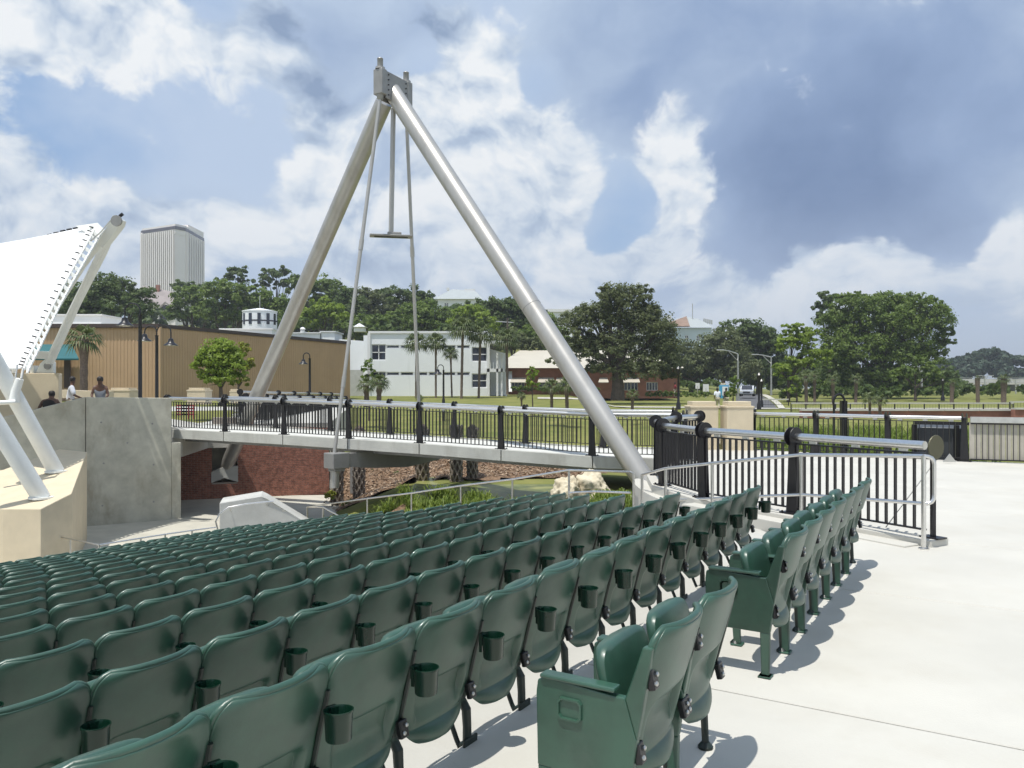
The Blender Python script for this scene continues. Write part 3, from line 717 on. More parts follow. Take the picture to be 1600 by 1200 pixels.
hp4 = [W(338, 824, 19.6), W(300, 829, 19.1), W(258, 835, 18.6), W(220, 841, 18.1), W(155, 851.5, 17.3)]
handrail('stage_handrail', 'thin silver handrail in front of the lowest seat row', hp4, [0, 1, 1, 1, 1], -2.56, r=.019)
hp5 = [W(155, 851.5, 17.3), W(110, 842, 17.9), W(68, 834, 18.4), W(61, 834.5, 18.5), W(58, 840, 18.5), W(58, 862, 18.5)]
handrail('stage_handrail', 'silver handrail with looped end before the cream plinth', hp5, [0, 1, 1, 0, 0, 0], -2.56, r=.019)
# ================================================================== footbridge
def brz(x): return -.0 if x > 4 else float(np.interp(x, [-11.6, -7, -2.8, 1.9, 4.1], [.30, .24, .14, -.02, -.01]))
def nearY(x): return 20.87-.507*x
FAR = 3.2
br = thing('footbridge', 'slender concrete footbridge deck with pale fascia over the creek', 'bridge', (-4, 24, 0))
xsb = [-11.55, -9.19, -6.98, -4.77, -2.565, -.287, 1.994, 4.08]
def strip(name, m, ya, yb, ztop, zbot, x0=-11.55, x1=4.1, bev=0, mb=None):
    mb = MB(); xx = list(np.linspace(x0, x1, 17))
    for i in range(len(xx)-1):
        a, b = xx[i], xx[i+1]
        P = [(a, nearY(a)+ya), (b, nearY(b)+ya), (b, nearY(b)+yb), (a, nearY(a)+yb)]
        zz = [brz(a), brz(b), brz(b), brz(a)]
        mb.prism(P, [z+zbot for z in zz], [z+ztop for z in zz])
    return mb.build(name, m, br)
strip('deck_slab', 'deck', .0, FAR+.1, 0, -.16)
# fascia panels with joints
me_list = []
for i in range(len(xsb)-1):
    a, b = xsb[i]+.012, xsb[i+1]-.012
    P = [(a, nearY(a)-.16), (b, nearY(b)-.16), (b, nearY(b)-.002), (a, nearY(a)-.002)]
    zz = [brz(a), brz(b), brz(b), brz(a)]
    MB().prism(P, [z-.27 for z in zz], [z+.03 for z in zz]).build('fascia_panel', 'fascia', br, bev=.01)
    P = [(p[0], p[1]+FAR+.27) for p in P]
    MB().prism(P, [z-.27 for z in zz], [z+.03 for z in zz]).build('fascia_panel', 'fascia', br)
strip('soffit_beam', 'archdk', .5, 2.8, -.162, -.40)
np_ = [(x, nearY(x)-.02, brz(x)+.03) for x in xsb]
railing('bridge_railing', 'black railing on the near side of the footbridge with silver tube', np_, [1]*8, me=me_bal_far, bal=.112)
xf = [-10.6, -8.4, -6.2, -4.0, -1.8, .4, 2.6, 4.45]
railing('bridge_railing', 'black railing on the far side of the footbridge', [(x, nearY(x)+FAR-.02, brz(x)+.03) for x in xf], [1]*8, me=me_bal_far, bal=.115)
# ramp railings beyond the left bridge head
for (pa, pb, nm) in (((375, 612, 34.), (533, 616, 52.), 'distant'), ((384, 619, 31.), (540, 621.5, 47.), 'dark doubled')):
    a, b = W(*pa), W(*pb); a.z -= 1.03; b.z -= 1.03
    ps = [a+(b-a)*(k/7) for k in range(8)]
    railing('ramp_railing', '%s black railing of the approach ramp behind the left bridge head' % nm, ps, [1]*8, me=me_bal, bal=.14)
# cross beam under the deck that hangs from the cables
cb = thing('cross_beam', 'grey tapered steel beam carrying the footbridge deck', 'beam', (-5.3, 22.9, -.5))
e0 = W(526, 719, 22.75); e1 = Vector((-2.2, 25.6, -.6)); dr = (e1-e0); dr.z = 0; dr.normalize(); sd_ = Vector((-dr.y, dr.x, 0))*.17
P0 = e0+dr*.25
prof_ = [(0, -.02, -.40), (.9, .0, -.50), (2.2, .02, -.56), (3.4, .02, -.42), (4.3, .02, -.22)]
pts = [Vector((P0.x, P0.y, -.16))+dr*d+Vector((0, 0, zt_)) for d, zt_, _ in prof_]+[Vector((P0.x, P0.y, -.16))+dr*d+Vector((0, 0, zb)) for d, _, zb in prof_[::-1]]
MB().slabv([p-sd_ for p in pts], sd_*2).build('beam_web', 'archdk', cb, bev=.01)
MB().box((e0.x, e0.y, -.37), (.55, .5, .44), rz=math.atan2(dr.y, dr.x)).box((e0.x, e0.y, -.63), (.36, .34, .1), rz=math.atan2(dr.y, dr.x)).build('beam_end', 'archdk', cb, bev=.02)
MB().tube([(e0.x-.05, e0.y, -.66), (e0.x-.07, e0.y, -1.15)], .135, 16).build('cable_socket', 'arch', cb, smooth=True)
# ================================================================== arch mast
am = thing('arch_mast', 'tall silver A-shaped pipe mast straddling the footbridge', 'mast', (2.99, 18.6, -.5))
top = W(618, 151, 24.1); RB = W(1004, 748, 18.55); LB = W(347, 745, 31.2); topL = W(600, 160, 24.3)
dR = (top-RB)
def pipe(nm, a, b, rr):
    d = (b-a).normalized(); o = MB().tube([a, a+(b-a)*.25, a+(b-a)*.5, a+(b-a)*.75, b], rr, 40).build(nm, 'arch', am, smooth=True); return o
seam = RB+(top-RB)*.385
pipe('right_leg', RB-dR.normalized()*.7, top+dR.normalized()*.25, .262)
MB().box((RB.x+.3, RB.y-.25, -1.9), (1.3, 1.3, 2.2), rz=-.47).build('concrete_footing', 'cheek', am, bev=.03)
MB().tube([seam-dR.normalized()*.006, seam+dR.normalized()*.006], .267, 40).build('weld_seam', 'archdk', am, smooth=True)
pipe('left_leg', LB, topL, .262)
# head: two side boxes, plates with bolts, pins
hA = W(594, 130, 23.65); hB = W(634.5, 147.5, 24.7); ha = (hB-hA); ha.z = 0; ln = ha.length; ha.normalize(); hz_ = math.atan2(ha.y, ha.x)
zc = (hA.z+hB.z)/2
for c, nm in ((hA, 'a'), (hB, 'b')):
    MB().box((c.x, c.y, zc), (.24, .34, .76), rz=hz_).build('head_box', 'archdk', am, bev=.03)
    MB().lathe([(.15, .378), (.14, .44), (.09, .46), (.086, .68), (.094, .69), (.084, .71)], c=(c.x, c.y, zc), n=18).build('pin', 'archdk', am, smooth=True)
    MB().lathe([(.05, -.54), (.09, -.49), (.11, -.38)], c=(c.x, c.y, zc), n=14).build('socket', 'archdk', am, smooth=True)
mid = (hA+hB)/2
for s in (-1, 1):
    off = Vector((-ha.y, ha.x, 0))*.13*s
    MB().box((mid.x+off.x, mid.y+off.y, zc-.05), (ln-.2, .04, .80), rz=hz_).build('head_plate', 'archdk', am)
    bb = MB()
    for k in range(5):
        for e in (-1, 1):
            c = mid+off*1.2+ha*e*(ln/2-.2); bb.lathe([(.022, -.02), (.022, .02)], c=(c.x, c.y, zc+.26-.15*k), n=8, M=Matrix.Rotation(hz_, 3, 'Z') @ Matrix.Rotation(R(90), 3, 'X'))
    bb.build('bolt', 'black', am)
# cables, hanging rod and light bar
def cable(nm, lab, a, b, r, cat='cable'):
    c = thing(nm, lab, cat, tuple(b)); a, b = Vector(a), Vector(b)
    MB().tube([a, a+(b-a)*.5, b], r, 10).build('rod', 'arch', c, smooth=True)
    s = a+(b-a)*.42; d = (b-a).normalized(); MB().tube([s-d*.16, s+d*.16], r*1.25, 10).build('coupler', 'arch', c, smooth=True)
    s = a+(b-a)*.80; MB().tube([s-d*.16, s+d*.16], r*1.2, 10).build('coupler', 'arch', c, smooth=True); return c
cable('hanger_cable', 'left steel hanger rod from mast head to cross beam end', (hA.x, hA.y, zc-.45), W(522, 712, 22.75), .055)
cable('hanger_cable', 'right steel hanger rod from mast head to far deck edge', (hB.x, hB.y, zc-.45), (-2.95, 25.7, .0), .055)
lb = thing('light_bar', 'flat grey light bar hanging on a rod under the mast head', 'lamp', tuple(W(611, 365, 24.2)))
MB().tube([(mid.x, mid.y, zc-.6), W(611, 366, 24.2)], .075, 14).build('hanging_rod', 'arch', lb, smooth=True)
c = W(611, 369, 24.2)
MB().box(c, (1.28, .42, .05), rz=hz_-R(48)).build('tray', 'archdk', lb, bev=.015)
MB().box(c+Vector((.1, 0, .06)), (.42, .26, .10), rz=hz_-R(48)).build('ballast_box', 'archdk', lb, bev=.02)
MB().box(c+Vector((0, 0, -.035)), (1.0, .16, .02), rz=hz_-R(48)).build('lens', 'black', lb)
# ================================================================== abutment, brick wall, cheek wall
aw = thing('abutment_wall', 'tall stained concrete wall at the left end of the footbridge', 'wall', (-11, 26, -2.6))
pA, pB, pC, pD = Vector((-10.8, 26, 0)), Vector((-13.12, 24.5, 0)), Vector((-15.0, 23.3, 0)), Vector((-17.5, 21.9, 0))
dn = Vector((-.55, .84, 0))*.42
def wseg(nm, a, b, za0, za1, zb1, m='wall'):
    MB().slabv([(a.x, a.y, za0), (b.x, b.y, za0), (b.x, b.y, zb1), (a.x, a.y, za1)], dn).build(nm, m, aw, bev=.015)
pA2 = pB+(pA-pB)*.895
wseg('wall_panel', pA2, pB+(pA-pB)*.006, -2.7, 1.37, 1.41)
MB().slabv([(pA2.x+.004, pA2.y, -2.7), (pA.x, pA.y, -2.7), (pA.x, pA.y, -.08), (pA2.x+.004, pA2.y, -.08)], dn*1.0).build('bearing_pier', 'wall', aw, bev=.015)
wseg('wall_panel', pB, pC, -2.7, 1.41, .80)
wseg('wall_panel', pC, pD, -2.7, .80, .05)
for px, py in ((162, 724), (158, 660), (238, 662), (240, 726), (199, 692), (160, 790), (240, 784)):
    qd = (px-800)/FPX; aa, bb2 = pB, pA; t_ = (qd*aa.y-aa.x)/((bb2-aa).x-qd*(bb2-aa).y); p_ = aa+(bb2-aa)*t_
    MB().lathe([(.03, -.004), (.03, .004)], c=(p_.x, p_.y, EYE-(py-HZ)/FPX*p_.y), n=10, M=Matrix.Rotation(math.atan2(.55, .84), 3, 'Z') @ Matrix.Rotation(R(90), 3, 'X')).build('tie_hole', 'archdk', aw)
# brick wall with a niche
bw = thing('brick_retaining_wall', 'red brick wall under the footbridge with a grey niche', 'wall', (-12, 30, -2.7))
q0, q1 = Vector((-13.2, 30.0, 0)), Vector((-7.35, 32.0, 0)); bd = (q1-q0).normalized(); bn_ = Vector((-bd.y, bd.x, 0)); bl = (q1-q0).length
zb0, zb1 = -2.62, .12
def nichehit():
    out = []
    for px in (331, 371):
        qq = (px-800)/FPX; t = (qq*q0.y-q0.x)/(bd.x-qq*bd.y); out.append(t)
    return out
n0, n1 = nichehit(); nz0, nz1 = -1.95, -.35
mw = MB()
def mbox(t0, t1, z0, z1, d0=.03, d1=.4):
    a = q0+bd*t0; b = q0+bd*t1
    mw.slabv([(a.x+bn_.x*d0, a.y+bn_.y*d0, z0), (b.x+bn_.x*d0, b.y+bn_.y*d0, z0), (b.x+bn_.x*d0, b.y+bn_.y*d0, z1), (a.x+bn_.x*d0, a.y+bn_.y*d0, z1)], bn_*(d1-d0))
mbox(0, n0, zb0, zb1); mbox(n1, bl, zb0, zb1); mbox(n0, n1, zb0, nz0); mbox(n0, n1, nz1+.9, zb1)
mw.build('mortar_core', 'mortar', bw)
a = q0+bd*(n0-.02); b = q0+bd*(n1+.02)
mb = MB(); mb.slabv([(a.x+bn_.x*.9, a.y+bn_.y*.9, nz0-.1), (b.x+bn_.x*.9, b.y+bn_.y*.9, nz0-.1), (b.x+bn_.x*.9, b.y+bn_.y*.9, .1), (a.x+bn_.x*.9, a.y+bn_.y*.9, .1)], bn_*.1)
mb.build('niche_back', 'wall', bw)
mb = MB(); m1 = q0+bd*(n0+(n1-n0)*.5)
mb.slabv([(a.x-bn_.x*.03, a.y-bn_.y*.03, nz0), (m1.x-bn_.x*.03, m1.y-bn_.y*.03, nz0+.18), (b.x-bn_.x*.03, b.y-bn_.y*.03, nz0), (b.x-bn_.x*.03, b.y-bn_.y*.03, nz0+.62), (m1.x-bn_.x*.03, m1.y-bn_.y*.03, nz0+.62), (a.x-bn_.x*.03, a.y-bn_.y*.03, nz0+.42)], bn_*.85)
mb.build('niche_footing', 'cheek', bw)
BL, BH, GJ = .20, .0575, .011
ncs = int((zb1-zb0)/(BH+GJ)); brk = MB(); r2 = random.Random(3)
for c in range(ncs):
    z0 = zb0+c*(BH+GJ); t = -(.105 if c % 2 else 0)
    while t < bl:
        t0, t1 = max(0, t), min(bl, t+BL); t += BL+GJ
        if t1-t0 < .03: continue
        if z0+BH > nz0-.0 and z0 < nz1+.9:
            if t0 >= n0-.05 and t1 <= n1+.05: continue
            if t0 < n0 < t1: t1 = n0
            if t0 < n1 < t1: t0 = n1
            if t1-t0 < .03: continue
        a = q0+bd*t0; b = q0+bd*t1; e = r2.uniform(-.003, .003); f0 = bn_*e
        brk.slabv([(a.x+f0.x, a.y+f0.y, z0), (b.x+f0.x, b.y+f0.y, z0), (b.x+f0.x, b.y+f0.y, z0+BH), (a.x+f0.x, a.y+f0.y, z0+BH)], bn_*.035)
tag(brk.build('brick', 'brick', bw, fix=False), kind='stuff')
# right return of the brick wall (dark end, pipe beside it)
MB().box((-7.25, 32.15, -1.2), (.12, .3, 2.6)).build('end_pier', 'wall', bw)
tag(MB().tube([W(552, 712, 30.5), W(552, 780, 30.5)], .13, 12).build('drain_pipe', 'archdk', smooth=True), 'grey vertical pipe standing at the end of the brick wall', 'pipe')
cw = thing('cheek_wall', 'low grey concrete wall with sloping top beside the stage apron', 'wall', tuple(W(335, 824, 20.5)))
ca = W(343, 786, 20.3); c1 = W(408, 775, 20.7); c2 = W(488, 822, 21.2)
fr = [(ca.x, ca.y, -2.6), (c2.x+.1, c2.y, -2.6), (c2.x, c2.y, c2.z), (c1.x+.15, c1.y, c1.z-.07), (c1.x, c1.y, c1.z), (ca.x, ca.y, ca.z)]
MB().slabv(fr, (-.28, 1.0, 0)).build('wall_body', 'cheek', cw, bev=.02)
hr = thing('wall_handrail', 'bent silver handrail fixed along the low grey wall', 'handrail', tuple(ca))
hh = [W(340, 827, 19.9), W(337, 815, 19.9), W(343, 803, 19.95), W(357, 793, 20.0), W(385, 787.5, 20.2), W(428, 783, 20.5)]
MB().tube(hh, .022, 8).build('rail', 'silver', hr, smooth=True)
for px, py in ((360, 797), (417, 788), (441, 797)): MB().tube([W(px, py-3, 20.15), W(px, py+1, 20.15), W(px+2, py+1, 20.6)], .014, 6).lathe([(.04, 0), (.04, .02)], c=W(px+2, py+1, 20.45), n=10, M=Matrix.Rotation(R(90), 3, 'X')).build('bracket', 'galv', hr)
# path edge curb on stage floor
# ================================================================== cream plinth with white mast feet
pl = thing('cream_plinth', 'large cream plinth with sloping sunlit top holding white tubes', 'plinth', (-11, 19, -2.6))
A1 = W(136, 706, 22.3); B1 = W(64, 795, 17.4); B2 = W(112, 773, 18.4); B3 = W(4, 795, 17.6); B4 = W(-60, 780, 18.2); A2 = W(93, 709, 22.9); A3 = W(5, 765, 21.0); A4 = W(-60, 775, 20.5)
# plane through the three seen corners keeps the top flat
pn = (B1-A1).cross(B3-A1).normalized()
def onpl(v): return (v.x, v.y, A1.z-(pn.x*(v.x-A1.x)+pn.y*(v.y-A1.y))/pn.z)
ring = [B4, B3, B1, B2, A1, A2, A3, A4]
MB().prism([(v.x, v.y) for v in ring], -2.6, [onpl(v)[2] for v in ring]).build('plinth_body', 'cream', pl, bev=.02)
def topz(x, y): return onpl(Vector((x, y, 0)))[2]
mtb = thing('white_mast_foot', 'pair of thick white tubes rising from the cream plinth', 'mast', tuple(W(90, 725, 20.2)))
for (fx, fy, fD), (hx, hy, hD) in (((88, 728, 20.4), (-60, 470, 18.6)), ((65, 784, 18.2), (-70, 560, 17.0))):
    f = W(fx, fy, fD); h = W(hx, hy, hD); f.z = topz(f.x, f.y)
    MB().tube([f, (f+h)/2, h], .19, 28).build('tube', 'white', mtb, smooth=True)
    MB().lathe([(.27, -.01), (.27, .035)], c=(f.x, f.y, f.z), n=20).build('base_plate', 'white', mtb, smooth=True)
MB().tube([W(-40, 631, 18.8), W(24, 628, 19.2)], .055, 12).build('strut', 'white', mtb, smooth=True)
MB().tube([W(31, 592, 19.3), W(24, 612, 19.3), W(22, 628, 19.3)], [.09, .10, .12], 14).build('cable_lug', 'white', mtb, smooth=True)
MB().tube([W(36, 576, 19.5), W(33, 592, 19.3)], .028, 8).tube([W(27, 570, 19.6), W(23, 596, 19.4)], .022, 8).build('turnbuckle', 'galv', mtb, smooth=True)
# ================================================================== fabric canopy
cn = thing('fabric_canopy', 'white tensioned fabric canopy over the stage', 'canopy', tuple(W(35, 578, 20)))
edge = [(150, 352, 23.6), (140, 372, 23.2), (122, 404, 22.7), (104, 436, 22.1), (86, 470, 21.6), (70, 503, 21.0), (56, 535, 20.5), (43, 562, 20.1), (36, 578, 19.9)]
left = [(-140, 398, 27), (-150, 430, 27), (-160, 455, 26.5), (-170, 475, 26), (-175, 495, 25.5), (-178, 510, 25), (-180, 520, 24.5), (-180, 530, 24), (-180, 545, 23.6)]
V = []; F = []; nu = 16
for i, (e, l) in enumerate(zip(edge, left)):
    a, b = W(*e), W(*l)
    for k in range(nu+1):
        t = k/nu; p = a+(b-a)*t
        sag = .9*math.sin(math.pi*t)*(.3 if i == 0 else .6); p = p+Vector((0, .4, -1))*sag*(.35 if i < 2 else .8)*(1-i/12)
        V.append(p)
for i in range(len(edge)-1):
    for k in range(nu): a = i*(nu+1)+k; F.append((a, a+1, a+nu+2, a+nu+1))
fb = MB(); fb.v = [tuple(v) for v in V]; fb.f = F
fo = fb.build('fabric', 'fabric', cn, smooth=True); md = fo.modifiers.new('s', 'SUBSURF'); md.levels = md.render_levels = 2; m2 = fo.modifiers.new('t', 'SOLIDIFY'); m2.thickness = .02
ep_ = [W(x+11-i*.6, y+5, D-.05) for i, (x, y, D) in enumerate(edge)]
MB().tube(ep_, .032, 8).build('edge_cable', 'white', cn, smooth=True)
MB().tube([W(x+.5, y, D-.03) for x, y, D in edge], .03, 8).build('fabric_hem', 'white', cn, smooth=True)
for q0_, q1_ in ((2, 2), (4, 4), (6, 6)):
    a, b = W(*edge[q0_]), W(*left[q1_]); pts_ = []
    for k in range(13):
        t = k/12; pp = a+(b-a)*t+Vector((0, .4, -1))*.9*math.sin(math.pi*t)*.6*.8*(1-q0_/12)+Vector((0, -.012, .004)); pts_.append(pp)
    MB().tube(pts_, .012, 6).build('fabric_seam', 'white', cn)
def lerpE(L_, t):
    k = t*(len(L_)-1); i = min(int(k), len(L_)-2); return L_[i]+(L_[i+1]-L_[i])*(k-i)
hem = [W(*e) for e in edge]
for k in range(25):
    t = (k+.8)/26; a = lerpE(hem, t); b = lerpE(ep_, min(1, t+.004))
    MB().beam(a, b, .10, .035, up=(0, 1, 0)).build('lacing_strap', 'white', cn)
    MB().tube([a+Vector((-.02, -.03, .02)), a+Vector((-.13, -.03, .05))], .018, 6).build('shackle', 'black', cn)
tp = [W(150, 350, 23.6), W(105, 359, 24.2), W(60, 372, 25), (W(0, 384, 26))]
for k in range(8):
    a = lerpE(tp, .06+k*.075); MB().beam(a, a+(tp[1]-tp[0])*.15, .05, .04).build('shackle', 'black', cn)
MB().slabv([W(118, 353, 23.7), W(152, 348, 23.5), W(163, 359, 23.3), W(150, 374, 23.3), W(138, 366, 23.5)], (0, .03, 0)).build('corner_plate', 'white', cn)
# white strut mast
wm = thing('white_strut_mast', 'white forked steel mast holding up the canopy tip', 'mast', tuple(W(72, 590, 27)))
def plate(poly, D0, D1, th, nm, m='white'):
    ys_ = [p[1] for p in poly]; y0, y1 = min(ys_), max(ys_)
    pts = [W(x, y, D0+(D1-D0)*((y-y0)/max(1e-6, (y1-y0)))) for x, y in poly]
    return MB().slabv(pts, (0.05, th, 0)).build(nm, m, wm, bev=.015)
plate([(176, 336), (190, 344), (188, 352), (179, 364), (160, 388), (152, 380), (166, 354)], 23.3, 23.8, .20, 'mast_head')
plate([(172, 360), (161, 362), (118, 425), (84, 478), (68, 506), (69, 511), (84, 490), (130, 418), (142, 402)], 23.6, 25.5, .06, 'inner_member')
plate([(178, 357), (163, 394), (122, 474), (82, 562), (78, 572), (70, 572), (72, 560), (76, 550), (107, 482), (147, 402), (160, 372)], 23.6, 26.9, .12, 'outer_member')
plate([(40, 548), (78, 549), (82, 560), (72, 561), (40, 560)], 26.6, 26.8, .2, 'foot_arm')
MB().lathe([(.16, -.03), (.16, .03)], c=W(182, 345, 23.2), n=22, M=Matrix.Rotation(R(90), 3, 'X')).build('pulley', 'archdk', wm)
MB().tube([W(187, 338, 23.4), W(192, 334, 23.4)], .05, 8).build('tip_bolt', 'black', wm)
MB().tube([W(172, 345, 23.2), W(158, 362, 23.2), W(140, 378, 23.2)], .02, 6).build('stay_cable', 'galv', wm)
for cx in (72, 8):
    hp_ = thing('hinge_foot', 'white hinge plate with round hole on the cream wall, %s' % ('below the forked mast' if cx == 72 else 'at the left picture edge'), 'hinge', tuple(W(cx, 583, 26.9)))
    poly = [(cx-16, 583), (cx+11, 583), (cx+11, 566), (cx+6, 560), (cx-2, 561), (cx-10, 568)]
    MB().slabv([W(x, y, 26.9) for x, y in poly], (0, .18, 0)).build('hinge_plate', 'white', hp_, bev=.02)
    MB().lathe([(.115, -.02), (.115, .02)], c=W(cx+2, 572, 26.87), n=18, M=Matrix.Rotation(R(90), 3, 'X')).build('pin_hole', 'archdk', hp_)
    MB().box(W(cx-18, 577, 27), (.12, .3, .25)).build('lug', 'white', hp_)
bs = thing('blue_banner', 'blue rounded panel edge behind the canopy at left', 'sign', tuple(W(0, 570, 30)))
MB().slabv([W(x, y, 30) for x, y in ((-30, 590), (0, 570), (8, 552), (-4, 543), (-40, 540))], (0, .1, 0)).build('panel', 'blue', bs)
# cream terrace wall with people on it
tw = thing('terrace_wall', 'cream rendered wall block beneath the hinge feet', 'wall', (-16, 27, .4))
a, b = W(92, 583, 26.8), W(-40, 583, 26.4)
MB().slabv([(a.x, a.y, -.4), (b.x, b.y, -.4), (b.x, b.y, b.z), (a.x, a.y, a.z)], (-.4, .9, 0)).build('wall_body', 'cream', tw, bev=.02)
MB().slabv([W(92, 609, 31), W(168, 612, 31.5), W(168, 622, 31.5), W(92, 622, 31)], (0, .5, 0)).build('bench_ledge', 'cream', tw)
lt = MB().prism([(-45, 20), (-17.8, 22.4), (-15.2, 23.9), (-13.2, 25.1), (-11.0, 26.6), (-11.6, 30.4), (-7.4, 32.4), (-9, 44), (-45, 44)], -.6, [-.2, .0, .72, 1.1, .30, .30, .28, .62, .8]).build('upper_terrace', 'tier'); struct(lt, 'paved upper terrace at the left end of the bridge')
# small cream pillars and wall beyond abutment
def pillar(lab, px, py0, py1, D, w, hcap=.1):
    a = W(px, py0, D); b = W(px, py1, D); t = thing('cream_pillar', lab, 'pillar', tuple(b))
    MB().box((a.x, a.y, (a.z-hcap+b.z)/2), (w, w, a.z-hcap-b.z)).build('shaft', 'cream', t, bev=.015)
    MB().box((a.x, a.y, a.z-hcap/2), (w*.86, w*.86, hcap), 0).build('cap', 'cream', t, bev=.01)
    MB().box((a.x, a.y, a.z-hcap-.03), (w*1.05, w*1.05, .05), 0).build('coping', 'cream', t, bev=.008); return t
pillar('cream stone pillar left of the bridge entrance gap', 1096, 627, 704, 22.3, .76, .12)
pillar('cream stone pillar right of the bridge entrance gap', 1151, 627, 703, 22.0, .72, .12)
pillar('small cream pillar between abutment and round tree', 312, 606, 632, 33, .75, .08)
pillar('small cream pillar behind the left mast leg', 368, 608, 630, 36, .4, .08)
pillar('low cream planter pillar behind the woman', 194, 606, 632, 33, .85, .08)
# lounge furniture behind the left railing
for px, lb_ in ((285, 'red slatted park chair behind the left end of the railing'), (293, 'second red park chair beside the railing end')):
    t = thing('park_chair', lb_, 'chair', tuple(W(px, 650, 29)))
    for dx in (-.22, .22): MB().beam(W(px, 655, 29)+Vector((dx, 0, 0)), W(px, 635, 29)+Vector((dx, 0, 0)), .03, .03, up=(0, 1, 0)).build('leg', 'clothr', t)
    for k in range(4): MB().beam(W(px, 634+k*4.5, 29)+Vector((-.24, .1-.02*k, 0)), W(px, 634+k*4.5, 29)+Vector((.24, .1-.02*k, 0)), .02, .06).build('slat', 'clothr', t)
# ================================================================== wall with openings
def facade(root, O, U, Wd, H, holes, m, depth=.22, frame=.07, cross=True, gm='glass', nm='wall', split=None):
    """O lower-left point, U unit direction (rightwards as seen), holes (u0, u1, z0, z1, nx, nz)"""
    O = Vector(O); U = Vector(U).normalized(); Nn = Vector((-U.y, U.x, 0)); up = Vector((0, 0, 1))   # Nn points away from the viewer
    us = sorted({0, Wd, *[h[0] for h in holes], *[h[1] for h in holes]}); zs = sorted({0, H, *[h[2] for h in holes], *[h[3] for h in holes]})
    mb = MB()
    for i in range(len(us)-1):
        for k in range(len(zs)-1):
            uc, zc_ = (us[i]+us[i+1])/2, (zs[k]+zs[k+1])/2
            if any(h[0] < uc < h[1] and h[2] < zc_ < h[3] for h in holes): continue
            mb.add([O+U*us[i]+up*zs[k], O+U*us[i+1]+up*zs[k], O+U*us[i+1]+up*zs[k+1], O+U*us[i]+up*zs[k+1]], [(0, 1, 2, 3)])
    for h in holes:
        c = [O+U*h[0]+up*h[2], O+U*h[1]+up*h[2], O+U*h[1]+up*h[3], O+U*h[0]+up*h[3]]
        for k in range(4): a, b = c[k], c[(k+1) % 4]; mb.add([a, b, b+Nn*depth, a+Nn*depth], [(0, 1, 2, 3)])
    mb.build(nm, m, root, fix=False)
    for h in holes:
        w = MB(); a0 = O+Nn*(depth*.55)
        def bar(u0, u1, z0, z1): w.slabv([a0+U*u0+up*z0, a0+U*u1+up*z0, a0+U*u1+up*z1, a0+U*u0+up*z1], Nn*.05)
        bar(h[0], h[1], h[2], h[2]+frame); bar(h[0], h[1], h[3]-frame, h[3]); bar(h[0], h[0]+frame, h[2]+frame, h[3]-frame); bar(h[1]-frame, h[1], h[2]+frame, h[3]-frame)
        for k in range(1, h[4]): u = h[0]+(h[1]-h[0])*k/h[4]; bar(u-frame/2, u+frame/2, h[2]+frame, h[3]-frame)
        for k in range(1, h[5]): z = h[2]+(h[3]-h[2])*k/h[5]; bar(h[0]+frame, h[1]-frame, z-frame/2, z+frame/2)
        wo = w.build('window', 'frame', root)
        pn_ = MB(); b0 = O+Nn*(depth*.8); pn_.add([b0+U*h[0]+up*h[2], b0+U*h[1]+up*h[2], b0+U*h[1]+up*h[3], b0+U*h[0]+up*h[3]], [(0, 1, 2, 3)])
        po = pn_.build('pane', gm, root, fix=False); po.parent = wo
def pxz(px, py, D): w = W(px, py, D); return w
# ================================================================== tan metal building
tb = thing('tan_metal_building', 'long tan ribbed metal building with dark roof trim', 'building', (-24, 56, .8))
K0 = W(250, 506, 55); K1 = W(547, 534, 76); K2 = Vector((K0.x-22, 55.0, K0.z))
def siding(a, b, z0, z1, nrm, step, nm):
    mb = MB(); d = b-a; ln = math.hypot(d.x, d.y); n = int(ln/step)
    mb.slabv([(a.x, a.y, z0), (b.x, b.y, z0), (b.x, b.y, z1+(b.z-a.z)*0), (a.x, a.y, z1)], Vector(nrm)*.3); mb.build('wall', 'tan', tb)
    rb = MB(); ang = math.atan2(d.y, d.x)
    for k in range(n):
        p = a+d*((k+.5)/n); rb.box((p.x, p.y, (z0+z1)/2), (step*.5, .04, z1-z0), rz=ang)
    tag(rb.build('cladding_rib', 'tan', tb, fix=False), kind='stuff')
ud = (K1-K0); ud.z = 0; udn = ud.normalized(); nrm = (-udn.y, udn.x, 0)
siding(Vector((K0.x, K0.y, 0)), Vector((K1.x, K1.y, 0)), .3, K0.z-.25, nrm, .24, 'side')
siding(Vector((K2.x, K2.y, 0)), Vector((K0.x, K0.y, 0)), .3, K0.z-.25, (0, 1, 0), .24, 'front')
mb = MB(); mb.beam((K0.x-.1, K0.y-.12, K0.z-.14), (K1.x, K1.y-.1, K0.z-.14), .22, .26); mb.beam((K2.x, K2.y-.12, K0.z-.14), (K0.x, K0.y-.12, K0.z-.14), .22, .26); mb.build('roof_trim', 'tandk', tb)
rf = MB().prism([(K2.x, K2.y), (K0.x, K0.y), (K1.x, K1.y), (K1.x-20, K1.y+12), (K2.x, K2.y+30)], K0.z-.3, K0.z-.05).build('roof', 'roofcream', tb)
MB().box((K0.x, K0.y-.1, K0.z/2), (.25, .25, K0.z-.4)).build('corner_trim', 'tan', tb)
dk = W(448, 534, 69); MB().box((W(465, 600, 70).x, 70-.25, 2.9), (.16, .16, 5.4)).build('corner_trim', 'tan', tb)
MB().slabv([W(100, 560, 54.7), W(110, 560, 54.7), W(110, 606, 54.7), W(100, 606, 54.7)], (0, .05, 0)).build('door', 'tandk', tb)
aw_ = thing('teal_awning', 'teal awning on the tan metal building behind the canopy mast', 'awning', tuple(W(80, 550, 54)))
